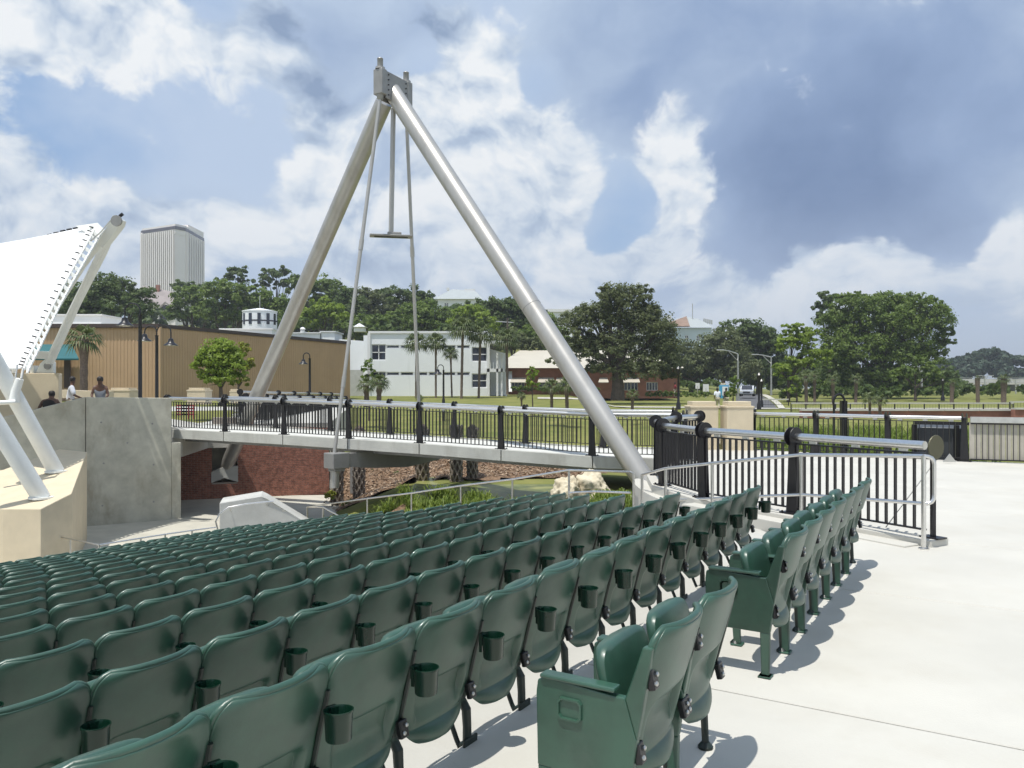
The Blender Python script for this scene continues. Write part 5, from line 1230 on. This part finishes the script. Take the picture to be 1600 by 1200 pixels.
for i, (px, pt, pb, D, tw, rc) in enumerate([(1359, 622, 642, 48, 4, 17), (1375, 625, 642, 47, 5, 16)]):
    palm('small fan palm behind the black arch, the %s of two' % ('left', 'right')[i], px, pt, pb, D, tw, rc, nf=18)
# patterned palm trunks under the footbridge: trunk with criss-cross leaf boots
def boots(label, px, pbase, D, wpx, z1):
    s = D/FPX; b = W(px, pbase, D); r = wpx*s/2; root = thing('topped_palm', label, 'palm tree', tuple(b)); h = z1-b.z
    MB().lathe([(r*.9, -.3), (r*.86, 0), (r*.82, h*.5), (r*.85, h), (r*.3, h+.1)], n=12).build('trunk', 'trunkm', root, smooth=True, local=True)
    mb = MB(); nr = 7; st_ = r*1.05; k = 0; z = .0
    while z < h-.1:
        for j in range(nr):
            a0 = 2*math.pi*(j+.5*(k % 2))/nr
            for sg in (-1, 1):
                p0 = Vector((math.cos(a0)*r*.88, math.sin(a0)*r*.88, z)); a1 = a0+sg*math.pi/nr*.98
                p1 = Vector((math.cos(a1)*r*1.10, math.sin(a1)*r*1.10, z+st_)); mb.beam(p0, p1, r*.26, r*.30, up=(math.cos(a0), math.sin(a0), 0))
        z += st_; k += 1
    tag(mb.build('leaf_boot', 'boot', root, fix=False, local=True), kind='stuff'); return root
for a in [('criss-cross palm trunk under the cross beam, leftmost', 527, 790, 29.0, 17, .1), ('criss-cross palm trunk right of the grey pipe', 561, 788, 29.6, 17, .2), ('criss-cross palm trunk alone before the mulch bank', 660, 800, 27.6, 19, .35),
          ('criss-cross palm trunk, left one of the pair above the water', 713, 806, 27.0, 18, .35), ('criss-cross palm trunk, right one of the pair above the water', 738, 803, 27.3, 16, .35)]: boots(*a)
# ornamental grass, bed shrubs
def blades(name, label, spots, h, n, mk_, wd=.012, cat=None, spread=.28):
    C = []; V = []; F = []; T = []
    for (x, y, z) in spots:
        for k in range(n):
            a = rng.uniform(0, 6.283); l = h*rng.uniform(.55, 1.15); sp = spread*rng.uniform(.2, 1.3); bx, by = x+rng.normal()*.07, y+rng.normal()*.07
            dx, dy = math.cos(a), math.sin(a); px_, py_ = -dy*wd, dx*wd; o = len(V)
            m1 = (bx+dx*sp*.35, by+dy*sp*.35, z+l*.62); m2 = (bx+dx*sp*.85, by+dy*sp*.85, z+l*.92); e = (bx+dx*sp*1.35, by+dy*sp*1.35, z+l*.78)
            V += [(bx-px_, by-py_, z-.03), (bx+px_, by+py_, z-.03), (m1[0]+px_, m1[1]+py_, m1[2]), (m1[0]-px_, m1[1]-py_, m1[2]), (m2[0]+px_*.7, m2[1]+py_*.7, m2[2]), (m2[0]-px_*.7, m2[1]-py_*.7, m2[2]), e]
            F += [(o, o+1, o+2, o+3), (o+3, o+2, o+4, o+5), (o+5, o+4, o+6)]; T += [rng.random()]*7
    mb = MB(); mb.v = V; mb.f = F; me = mb.mesh(name, LEAF[mk_], False, fix=False); at = me.attributes.new('tint', 'FLOAT', 'POINT'); at.data.foreach_set('value', np.array(T, dtype=np.float32))
    o = bpy.data.objects.new(name, me); COL.objects.link(o); tag(o, label, cat, kind='stuff'); TRI[0] += len(F)*2; return o
def bed(x, y):
    rx, ry = x-1.1, y-15.5; t = -.687*rx+.727*ry; d = .727*rx+.687*ry
    z = -.82-.173*max(0, t); z -= .05*min(max(d, 0), 3)+.45*max(0, d-3.2-.9*sstep(-t, -1, 3))
    if t > 2.5: z = max(z, -1.42-.42*abs(d-2.0)-max(0, t-7.9)*1.1)
    return max(z, -2.95)
def inbed(x, y):
    rx, ry = x-1.1, y-15.5; d = .727*rx+.687*ry; t = -.687*rx+.727*ry
    return d > -.15 and -3.4 < t < 11 and d < 7 and x < 4.0 and not (y > 19.2 and x > 2.2)
sp = []
for px0, px1, py0, py1, D0, D1, n in ((520, 640, 800, 822, 25.0, 22.0, 44), (640, 770, 795, 812, 22.2, 19.4, 44), (770, 860, 785, 800, 19.8, 18.0, 22), (930, 990, 760, 770, 19.5, 17, 14)):
    for k in range(n):
        t = rng.random(); D = D0+(D1-D0)*rng.random(); x = (px0+(px1-px0)*t-800)/FPX*D; sp.append((x, D, bed(x, D)))
blades('ornamental_grass', 'long green grass blades in the creek bed planting', sp, .50, 44, 'tuft', .014, 'grass')
# seat-side planting bank so the blades stand on soil
bo = grid_sheet('planting_bed', list(np.arange(-7, 4.4, .2)), list(np.arange(13, 28.4, .2)), bed, MT['mulch'], keep=inbed); bo['label'] = 'brown mulch bed between handrail and water'
sp2 = []
for k in range(300):
    D = rng.uniform(16.0, 21.5); x = rng.uniform(.6, 3.0)
    if not inbed(x, D): continue
    sp2.append((x, D, bed(x, D)))
blades('ornamental_grass', 'low mixed grass on the bank beside the boulder', sp2, .32, 30, 'tuft', .01, 'grass', .16)
def shrub(label, px, py, D, rpx, lf, n=1.6, z=None, group=None):
    s = D/FPX; c = W(px, py, D); root = thing('shrub', label, 'shrub', (c.x, c.y, c.z-rpx*s), 0, group); 
    C, Nn, T = crown_pts([((0, 0, rpx*s), rpx*s, rpx*s, rpx*s*.8)], 3.2*s, n*1.2, .4, .5)
    inst('foliage', leaf_mesh('foliage', C, rng.uniform(.7, 1.3, len(C))*3.2*s, Nn, T, LEAF[lf]), root)
    mb = MB()
    for k in range(5): mb.tube([(0, 0, -.1), Vector(rng.normal(size=3)*.25*rpx*s)+Vector((0, 0, rpx*s))], [.02, .008], 5)
    mb.build('stem', 'bark', root, local=True)
SH = [('yellow-green shrub at the brick wall corner', 519, 775, 28.6, 12, 'yellow'), ('olive shrub right of the grey pipe', 545, 790, 28.2, 11, 'mid'), ('bright shrub by the mulch edge under the bridge', 585, 775, 28.9, 9, 'yellow'), ('small shrub low on the left of the mulch bank', 600, 790, 27.6, 10, 'bright'),
      ('small green shrub under the deck, left of centre', 757, 722, 33, 8, 'mid'), ('small green shrub under the deck, right of centre', 790, 724, 33, 9, 'mid'), ('small green shrub under the deck near the mast leg', 870, 728, 32, 9, 'mid'), ('small dry shrub high on the mulch bank', 585, 737, 33, 5, 'oak'), ('small dry shrub on the mulch bank under the beam', 618, 740, 32.5, 5, 'oak'), ('shrub at the top of the bank behind the deck', 700, 716, 34, 7, 'mid')]
for a in SH: shrub(*a)
for k in range(16):
    px = 560+rng.uniform(0, 330); D = rng.uniform(32, 35.5); x = (px-800)/FPX*D; zz = zt(x, D); py = HZ+(EYE-zz-.12)*FPX/D
    shrub('low weedy plant dotted on the upper mulch bank', px, py, D, rng.uniform(4, 7), 'mid', group='low weeds on the mulch bank')
# clipped hedges far off
for lab, px0, px1, py0, py1, D in (('long clipped hedge before the brick lodge', 800, 935, 603, 613, 92), ('clipped hedge along the path right of the great oak', 1010, 1115, 611, 622, 88)):
    s = D/FPX; L_ = []
    for k in range(int((px1-px0)/9)): c = W(px0+9*k+4, (py0+py1)/2, D); L_.append((tuple(c), 6*s, 6*s, (py1-py0)/2*s))
    C, Nn, T = crown_pts(L_, 2.6*s, 3, .4, .5); o = bpy.data.objects.new('hedge', leaf_mesh('hedge', C, rng.uniform(.7, 1.3, len(C))*2.6*s, Nn, T, LEAF['mid'])); COL.objects.link(o); tag(o, lab, 'hedge')
# ================================================================== boulders
def boulder(label, px, py, D, rx, rz, ry, seed):
    bm = bmesh.new(); bmesh.ops.create_icosphere(bm, subdivisions=5, radius=1)
    from mathutils import noise as mn
    for v in bm.verts:
        d = v.co.normalized(); o = Vector((seed*7.1, 0, 0))
        r = 1+.30*mn.noise(d*1.4+o)+.16*mn.noise(d*3.3+o)+.07*mn.noise(d*8+o)+.035*mn.noise(d*19+o)
        v.co = Vector((d.x*rx, d.y*ry, d.z*rz))*r
    me = bpy.data.meshes.new('boulder'); bm.to_mesh(me); bm.free(); me.materials.append(MT['rock']); me.polygons.foreach_set('use_smooth', [True]*len(me.polygons))
    o = bpy.data.objects.new('boulder', me); COL.objects.link(o); o.location = W(px, py, D); tag(o, label, 'boulder')
boulder('large pale pitted boulder behind the creek handrail, right half', 921, 766, 18.7, .43, .42, .42, 1)
boulder('pale pitted boulder leaning on the larger one, left half', 886, 771, 18.3, .34, .38, .40, 5)
boulder('flat pale rock lying at the water edge left of the boulders', 792, 755, 28.5, .35, .12, .2, 3)
boulder('pale rock in the middle ground by the far pillars', 1128, 690, 30, .45, .35, .35, 4)
# bark chips lying on the mulch bank
nC = 14000; X_ = rng.uniform(-7.4, 3.0, nC); Y_ = rng.uniform(27.4, 35.2, nC); Zc = np.array([zt(a, b)+.09+.05*math.sin(a*5.1+b*3)*math.sin(b*4.3-a) for a, b in zip(X_, Y_)])
chip = leafmat('bark_chips', (.15, .095, .06), (.46, .34, .23), .05)
ch_ = bpy.data.objects.new('bark_chips', leaf_mesh('bark_chips', np.stack([X_, Y_, Zc], 1), rng.uniform(.02, .08, nC), np.array([0, 0, 1.])+rng.normal(size=(nC, 3))*.35, rng.random(nC), chip, 2.2)); COL.objects.link(ch_); tag(ch_, 'loose brown and tan bark chips strewn over the bank', 'bark chips', kind='stuff')
# ================================================================== lamp posts
def gooseneck(label, px, pbase, ptop, D, arms, wpx):
    b = W(px, pbase, D); t = W(px, ptop, D); r = wpx*D/FPX/2; root = thing('street_lamp', label, 'street lamp', tuple(b)); sc = D/FPX
    gz = min(b.z, zt(b.x, b.y)+.0); MB().lathe([(r*1.7, gz-b.z), (r*1.7, .35), (r*1.15, .5), (r, (t.z-b.z)*.98), (r*1.3, (t.z-b.z))], n=12).build('pole', 'pole' if 'pole' in MT else 'black', root, smooth=True, local=True)
    for (ax, ay) in arms:          # arm end in pixels relative to the pole top
        ex = ax*sc; ez = -ay*sc; pts = []; sg = 1 if ex > 0 else -1; rad = abs(ex)/2
        base = Vector((0, 0, t.z-b.z))
        for k in range(9): a = math.pi*k/8; pts.append(base+Vector((ex/2-math.cos(a)*ex/2, 0, math.sin(a)*rad*1.0+.15)))
        MB().tube([base-Vector((0, 0, .3)), base]+pts+[base+Vector((ex, 0, ez+.25))], r*.45, 8).build('arm', 'black', root, smooth=True, local=True)
        sh = MB().lathe([(.03, .34), (.10, .30), (.13, .16), (.22, .08), (.31, .02), (.32, 0), (.06, .03)], c=base+Vector((ex, 0, ez)), n=16).build('lamp_shade', 'black', root, smooth=True, local=True)
        MB().lathe([(.20, -.015), (.20, .015)], c=base+Vector((ex, 0, ez)), n=14).build('lamp_glass', 'lamp', sh, local=True)
gooseneck('tall dark gooseneck lamp left of the tan building corner', 219, 640, 492, 31, [(-24, 17)], 5.2)
gooseneck('dark double gooseneck lamp beside the tan building corner', 245, 640, 524, 36, [(-19, 9), (22, 16)], 4.6)
gooseneck('dark gooseneck lamp before the tan wall right of the mast leg', 484, 622, 560, 52, [(-10, 9)], 3.4)
gooseneck('dark gooseneck lamp before the white building', 693, 634, 578, 52, [(-9, 7)], 2.8)
def lantern(label, px, pbase, ptop, D, wpx):
    b = W(px, pbase, D); t = W(px, ptop, D); r = wpx*D/FPX/2; h = t.z-b.z; root = thing('lantern_post', label, 'street lamp', tuple(b))
    MB().lathe([(r*2.4, 0), (r*2.2, .35), (r*1.2, .55), (r, h-.6), (r*1.5, h-.55)], n=10).build('pole', 'black', root, smooth=True, local=True)
    MB().lathe([(.10, h-.55), (.16, h-.2), (.17, h-.18), (.02, h)], n=8).build('lantern', 'black', root, local=True)
lantern('slim black lantern post right of the great oak', 1060, 640, 572, 52, 3.2)
lantern('black lantern post behind the right pillar, taller of two', 1186, 640, 582, 54, 3)
lantern('slimmer black lantern post behind the right pillar', 1190, 636, 592, 60, 2.4)
lantern('slim black post before the distant lawn at far right', 1473, 626, 592, 80, 2.6)
def roadlight(label, px, pbase, ptop, ex, ey, D, double=False):
    b = W(px, pbase, D); t = W(px, ptop, D); root = thing('road_light', label, 'street light', tuple(b)); h = t.z-b.z; sc = D/FPX
    MB().lathe([(.16, -.5), (.14, 0), (.09, h)], n=8).build('pole', 'galv', root, smooth=True, local=True)
    for sg in ((1, -1) if double else (1,)):
        e = Vector((ex*sc*sg, 0, h-ey*sc)); MB().tube([(0, 0, h), (e.x*.6, 0, h-ey*sc*.8), e], [.08, .06, .05], 6).tube([(0, 0, h-.9), (e.x*.6, 0, h-ey*sc*.8-.05)], .04, 6).build('arm', 'galv', root, local=True)
        MB().box(e+Vector((-.3 if ex*sg < 0 else .3, 0, 0)), (.9, .35, .14)).build('lamp_head', 'galv', root, bev=.03, local=True)
roadlight('tall grey road light, left of two over the street', 1153, 618, 553, -24, -6, 100)
roadlight('tall grey road light, right of two over the street', 1205, 612, 558, -22, -4, 108)
roadlight('small grey road light before the huge oak', 1440, 600, 575, -8, -2, 104)
roadlight('twin-armed road light before the overpass', 1539, 612, 588, -7, -1, 150, True)
roadlight('second twin-armed road light at the right edge', 1587, 616, 593, -7, -1, 150, True)
# ================================================================== street, path, walls on the right
def sheet(name, label, pts, m, dz=.03, n=14):
    # strip given by left and right pixel/depth pairs, laid on the terrain
    V = []; F = []
    for i, (l, r) in enumerate(pts):
        for k in range(3):
            t = k/2; x = l[0]+(r[0]-l[0])*t; y = l[1]+(r[1]-l[1])*t; V.append((x, y, zt(x, y)+dz))
    for i in range(len(pts)-1):
        for k in range(2): a = i*3+k; F.append((a, a+1, a+4, a+3))
    mb = MB(); mb.v = V; mb.f = F; o = mb.build(name, m, fix=False); struct(o, label); return o
def gx(px, D): return ((px-800)/FPX*D, D)
sheet('road', 'asphalt street climbing away beneath the dark oaks', [(gx(1150, 70+k*6), gx(1215-k*3, 72+k*6)) for k in range(14)], 'road', .05)
sheet('pavement', 'pale pavement beside the street', [(gx(1217-k*3, 72+k*6), gx(1227-k*3, 72+k*6)) for k in range(14)], 'stage', .09)
sheet('path', 'pale curved footpath across the lawn', [(gx(840+k*24, 76-k*.2), gx(840+k*24, 78.4-k*.2)) for k in range(14)], 'stage', .06)
sheet('path', 'pale footpath by the far lawn at right', [(gx(1180+k*40, 72), gx(1180+k*40, 73.5)) for k in range(12)], 'stage', .06)
def lowwall(label, x0, x1, ya, yb, D, cat='wall', fence=True, m='farbrick', seg=None):
    a, b = W(x0, ya, D), W(x1, ya, D); z1 = a.z; z0 = z1-1.0; t = thing('terrace_wall', label, cat, (a.x, a.y, z0))
    MB().box(((a.x+b.x)/2, D+.2, (z0+z1)/2), (b.x-a.x, .4, z1-z0)).build('wall_body', m, t)
    n = max(1, int((b.x-a.x)/2.4)); w = (b.x-a.x)/n
    for k in range(n): MB().box((a.x+w*(k+.5), D+.18, z1+.055), (w-.06, .56, .11)).build('cap_stone', 'slab', t)
    return t
lowwall('brick-faced terrace wall with cream caps nearest the far lawn', 1252, 1585, 642, 650, 56)
lowwall('brick-faced terrace wall at the right picture edge', 1585, 1640, 640, 650, 55)
def wirefence(label, x0, x1, yt, yb, D, step=22):
    a, b = W(x0, yt, D), W(x1, yt, D); z0 = W(x0, yb, D).z; t = thing('mesh_fence', label, 'fence', (a.x, a.y, z0))
    MB().box(((a.x+b.x)/2, D, a.z), (b.x-a.x, .10, .10)).build('top_rail', 'slab', t)
    MB().box(((a.x+b.x)/2, D, z0+.1), (b.x-a.x, .03, .03)).build('bottom_rail', 'black', t)
    n = int((x1-x0)/step)
    for k in range(n+1): p = a+(b-a)*(k/n); MB().box((p.x, D, (a.z+z0)/2), (.07, .07, a.z-z0)).build('post', 'black', t)
    wm_ = MB(); nn = int((b.x-a.x)/.22)
    for k in range(nn): wm_.box((a.x+(k+.5)*.22, D, (a.z+z0)/2), (.008, .008, a.z-z0))
    tag(wm_.build('wire', 'black', t, fix=False), kind='stuff'); return t
wirefence('low wire fence with pale top rail behind the terrace wall', 1236, 1583, 630, 644, 60)
wirefence('low wire fence left of the terrace wall with pale top rail', 1190, 1232, 624, 634, 66)
wirefence('short wire fence at the right picture edge', 1578, 1640, 628, 642, 58)
# dry reeds and greenery patches behind the right railing
sp3 = []
for k in range(520):
    D = rng.uniform(23.5, 38); px = rng.uniform(1185, 1560); x = (px-800)/FPX*D; sp3.append((x, D, zt(x, D)))
blades('creek_reeds', 'mixed reeds and grass behind the far plaza railing', sp3, .42, 14, 'tuft', .012, 'grass', .18)
# black arch frame, sculpture
ar = thing('hoop_sculpture', 'black hooped metal frame behind the far railing', 'frame', tuple(W(1318, 655, 23)))
pts = [W(1303, 720, 22.9), W(1303, 632, 22.9)]+[W(1311-9*math.cos(math.pi*k/8), 630-14*math.sin(math.pi*k/8), 22.9) for k in range(9)]+[W(1320, 632, 22.9), W(1320, 720, 22.9)]
MB().tube(pts, .035, 8).build('hoop', 'black', ar, smooth=True); MB().box(W(1318, 675, 23), (.16, .16, 1.8)).build('upright', 'black', ar)
# overpass
ov = thing('overpass', 'long grey concrete road overpass far away at right', 'bridge', tuple(W(1480, 600, 230))); D = 230.; s = D/FPX
a, b = W(1480, 592, D), W(1720, 592, D)
MB().box(((a.x+b.x)/2, D, a.z-.5), (b.x-a.x, 9, .9)).build('parapet', 'cheek', ov); MB().box(((a.x+b.x)/2, D-.4, a.z-1.35), (b.x-a.x, 9.2, .6)).build('deck', 'slab', ov)
MB().beam((a.x, D-4.4, a.z+.25), (b.x, D-4.4, a.z+.25), .08, .1).build('rail', 'galv', ov)
for k in range(8): MB().box((a.x+6+k*6.2, D, a.z-3.4), (.9, 6, 3.6)).build('pier', 'cheek', ov)
# little signs, kiosks
kk = thing('info_sign', 'blue and white map sign beside the street', 'sign', tuple(W(1131, 622, 72)))
MB().box(W(1131, 612, 72), (.85, .12, 1.2)).build('board', 'blue', kk, bev=.02); MB().box(W(1133, 611, 71.9), (.5, .04, .8)).build('notice', 'frame', kk); MB().box(W(1131, 623, 72), (.1, .1, .8)).build('leg', 'galv', kk)
for lab, px, py, D, w, h in (('small white sign board left of the street', 1103, 606, 96, .7, .9), ('tiny white sign on a post beside the oak', 1090, 603, 96, .5, .7)):
    t = thing('sign_board', lab, 'sign', tuple(W(px, py+12, D))); MB().box(W(px, py, D), (w, .06, h)).build('board', 'frame', t); MB().box(W(px, py+8, D), (.08, .08, 1.2)).build('post', 'galv', t)
# ================================================================== cars
def car(label, px, pb, D, rz, sc=1., paint='carw'):
    b = W(px, pb, D); t = thing('car', label, 'car', (b.x, b.y, b.z), rz)
    body = [(-2.25, .35), (-2.2, .75), (-1.3, .92), (-.75, 1.42), (.75, 1.46), (1.55, 1.0), (2.25, .92), (2.3, .4), (1.9, .28), (-1.9, .28)]
    MB().slabv([(x, -.88, z) for x, z in body], (0, 1.76, 0)).build('body', paint, t, bev=.06, local=True)
    g = [(-1.2, .94), (-.72, 1.36), (.72, 1.39), (1.38, 1.0)]; MB().slabv([(x, -.895, z) for x, z in g], (0, 1.79, 0)).build('side_window', 'glass', t, local=True)
    MB().slabv([(-1.33, -.72, .94), (-.80, -.66, 1.41), (-.80, .66, 1.41), (-1.33, .72, .94)], (-.03, 0, .01)).build('windscreen', 'glass', t, local=True)
    MB().box((-2.25, 0, .55), (.06, .9, .2)).build('grille', 'black', t, local=True)
    for sy in (-.65, .65): MB().box((-2.23, sy, .66), (.08, .32, .14)).build('headlight', 'lamp', t, bev=.02, local=True)
    for sx in (-1.4, 1.45):
        for sy in (-.82, .82):
            w = MB().lathe([(.34, -.11), (.34, .11)], c=(sx, sy, .33), n=16, M=Matrix.Rotation(R(90), 3, 'X')).build('wheel', 'rubber', t, local=True)
            MB().lathe([(.2, -.12), (.2, .12)], c=(sx, sy, .33), n=12, M=Matrix.Rotation(R(90), 3, 'X')).build('rim', 'galv', w, local=True)
car('silver car driving down the street toward the camera', 1168, 619, 108, R(70))
car('white van-like car parked under the dark oaks', 1168, 594, 190, R(75), paint='clothw')
# ================================================================== people
def person(label, loc, rz, J, scale=1., skin='skin', clothes=(), hair='hair', hairr=.094):
    """J: dict of joints in metres; one skinned body, clothes and hair as children"""
    root = thing('person', label, 'person', loc, rz); root.scale = (scale,)*3
    order = [('pelvis', None, .13), ('spine', 'pelvis', .13), ('chest', 'spine', .145), ('neck', 'chest', .055), ('head', 'neck', .09), ('crown', 'head', .085)]
    for sd in 'LR': order += [('sh'+sd, 'chest', .062), ('el'+sd, 'sh'+sd, .042), ('wr'+sd, 'el'+sd, .030), ('ha'+sd, 'wr'+sd, .034), ('hip'+sd, 'pelvis', .09), ('kn'+sd, 'hip'+sd, .062), ('an'+sd, 'kn'+sd, .042), ('toe'+sd, 'an'+sd, .036)]
    order = [o for o in order if o[0] in J]
    def grow(names, extra, nm, m):
        idx = {}; V = []; Ed = []; Rr = []
        for n, p, r in order:
            if n not in names: continue
            idx[n] = len(V); V.append(Vector(J[n])); Rr.append(r+extra)
            if p in idx: Ed.append((idx[p], idx[n]))
        me = bpy.data.meshes.new(nm); me.from_pydata([tuple(v) for v in V], Ed, []); o = bpy.data.objects.new(nm, me); COL.objects.link(o)
        sk = o.modifiers.new('skin', 'SKIN'); sk.use_smooth_shade = True
        for i, r in enumerate(Rr): me.skin_vertices[0].data[i].radius = (r, r*(.82 if r > .11 else 1))
        me.skin_vertices[0].data[0].use_root = True
        q = o.modifiers.new('s', 'SUBSURF'); q.levels = q.render_levels = 2
        r = bake(o); r.materials.clear(); r.materials.append(MT[m]); r.name = nm; return inst(nm, r, root)
    grow([o[0] for o in order], 0, 'body', skin)
    for nm, names, ex, m in clothes: grow(names, ex, nm, m)
    h = Vector(J['crown']); hd = Vector(J['head'])
    MB().lathe([(.05, -.05), (hairr*.9, -.03), (hairr*1.0, .03), (hairr*.92, .075), (hairr*.65, .11), (.02, .125)], c=hd.lerp(h, .30)+Vector((0, -.015, 0)), n=14).build('hair', hair, root, smooth=True, local=True)
    return root
SIT = dict(pelvis=(0, 0, .48), spine=(0, .02, .65), chest=(0, .05, .88), neck=(0, .07, 1.06), head=(0, .09, 1.18), crown=(0, .09, 1.27), shL=(-.17, .05, .97), elL=(-.24, .12, .72), wrL=(-.18, .33, .62), haL=(-.15, .40, .60), shR=(.17, .05, .97), elR=(.24, .12, .72), wrR=(.18, .33, .62), haR=(.15, .40, .60),
           hipL=(-.1, .03, .47), knL=(-.13, .45, .50), anL=(-.13, .47, .10), toeL=(-.13, .60, .05), hipR=(.1, .03, .47), knR=(.13, .45, .50), anR=(.13, .47, .10), toeR=(.13, .60, .05))
B1_ = dict(SIT); B1_.update(spine=(.0, .10, .64), chest=(.02, .22, .84), neck=(.03, .30, .97), head=(.03, .34, 1.06), crown=(.03, .37, 1.14), shL=(-.17, .22, .90), elL=(-.30, .25, .66), wrL=(-.38, .32, .44), haL=(-.40, .34, .36), shR=(.2, .22, .90), elR=(.3, .3, .68), wrR=(.2, .45, .56), haR=(.15, .5, .54))
UP = ['pelvis', 'spine', 'chest', 'shL', 'elL', 'shR', 'elR']; UPV = ['pelvis', 'spine', 'chest', 'shL', 'shR']; LO = ['pelvis', 'hipL', 'knL', 'hipR', 'knR', 'anL', 'anR']
b = W(74, 652, 26.2); person('person in dark top sitting bent forward, back turned, before the cream wall', (b.x, b.y, b.z-.45), R(15), B1_, scale=1.1, clothes=(('top', UPV, .016, 'clothb'), ('shorts', ['pelvis', 'hipL', 'knL', 'hipR', 'knR'], .018, 'clothk')))
b = W(109, 631, 28.5); person('person in white short-sleeved shirt sitting beside the cream wall', (b.x, b.y, b.z-.48), R(-60), SIT, scale=1.1, clothes=(('shirt', UP, .028, 'clothw'), ('trousers', LO, .02, 'clothk')))
b = W(157, 628, 28.5); person('person in grey tank top and headband sitting behind the concrete wall', (b.x, b.y, b.z-.55), R(200), SIT, scale=1.1, clothes=(('tank_top', UPV, .012, 'clothg'), ('trousers', LO, .02, 'clothb')), hairr=.100)
for px, D, z, lb_ in ((76, 26.2, W(76, 652, 26.2).z, 'cream step the bent person sits on'), (109, 28.5, W(109, 631, 28.5).z, 'cream step the white-shirted person sits on'), (157, 28.5, W(157, 628, 28.5).z-.07, 'cream step behind the concrete wall')):
    x = W(px, 600, D).x; tag(MB().box((x, D-.05, z-.28), (.9, .45, .5)).build('stone_step', 'cream', bev=.02), lb_, 'step')
WALK = dict(pelvis=(0, 0, .92), spine=(0, .0, 1.08), chest=(0, .02, 1.30), neck=(0, .03, 1.48), head=(0, .04, 1.60), crown=(0, .04, 1.70), shL=(-.18, .02, 1.40), elL=(-.24, -.06, 1.13), wrL=(-.24, .06, .90), haL=(-.24, .10, .83), shR=(.18, .02, 1.40), elR=(.24, .06, 1.13), wrR=(.24, .20, .92), haR=(.24, .25, .86),
            hipL=(-.09, 0, .90), knL=(-.10, .12, .50), anL=(-.10, .06, .10), toeL=(-.10, .20, .04), hipR=(.09, 0, .90), knR=(.10, .02, .50), anR=(.10, -.22, .14), toeR=(.10, -.10, .04))
for px, pb, D, rz, cl_, lb_ in ((1121, 641, 62, 0, 'clothw', 'distant person walking on the lawn with a white top'), (1135, 640, 64, 20, 'clothb', 'distant person in dark top following across the lawn'), (1055, 622, 88, 90, 'clothr', 'distant person in red top near the lantern post'), (1130, 622, 78, 150, 'clothk', 'distant person by the map sign in tan clothes')):
    b = W(px, pb, D); person(lb_, tuple(b), R(rz), WALK, clothes=(('shirt', UP, .025, cl_), ('trousers', LO, .02, 'clothk' if cl_ != 'clothk' else 'clothb')))
# little white roof lantern on the slope, power lines
lt_ = thing('roof_lantern', 'little white hipped roof turret among the hillside trees', 'turret', tuple(W(561, 516, 118)))
MB().slabv([W(553, 511, 118), W(569, 511, 118), W(569, 518, 118), W(553, 518, 118)], (0, 1.4, 0)).build('turret_wall', 'stucco', lt_)
MB().prism([(W(552, 511, 117.6).x, 117.6), (W(571, 511, 117.6).x, 117.6), (W(571, 511, 117.6).x, 119.6), (W(552, 511, 117.6).x, 119.6)], W(561, 511, 118).z, W(561, 510.5, 118).z).lathe([(1.0, 0), (.1, .55)], c=W(561.5, 511, 118.6), n=4).build('turret_roof', 'frame', lt_)
un_ = thing('utility_pole', 'grey utility pole with cross arm above the white building', 'pole', tuple(W(795, 540, 105)))
MB().tube([W(793, 540, 105), W(793, 497, 105)], .12, 6).build('pole', 'bark', un_); MB().beam(W(775, 502, 105), W(802, 504, 105), .12, .12).build('cross_arm', 'galv', un_)
for k in range(3): MB().tube([W(690, 484+k*4, 112), W(740, 494+k*4, 109), W(793, 501+k*1.5, 105)], .015, 4).build('wire', 'black', un_)
print('leaf tris', TRI[0], 'objects', len(bpy.data.objects))

# ================================================================== air
hz_m = bpy.data.materials.new('haze_air'); hz_m.use_nodes = True; nt = hz_m.node_tree; nt.nodes.remove(nt.nodes['Principled BSDF'])
pv = nt.nodes.new('ShaderNodeVolumePrincipled'); pv.inputs['Color'].default_value = (.86, .91, .98, 1); pv.inputs['Density'].default_value = .00045; pv.inputs['Anisotropy'].default_value = .2
nt.links.new(pv.outputs[0], nt.nodes['Material Output'].inputs['Volume'])
MB().box((0, 1000, 66), (6200, 5200, 145)).build('haze', hz_m); tag(bpy.data.objects['haze'], 'pale summer haze filling the air', kind='stuff')
SC.cycles.volume_bounces = 0
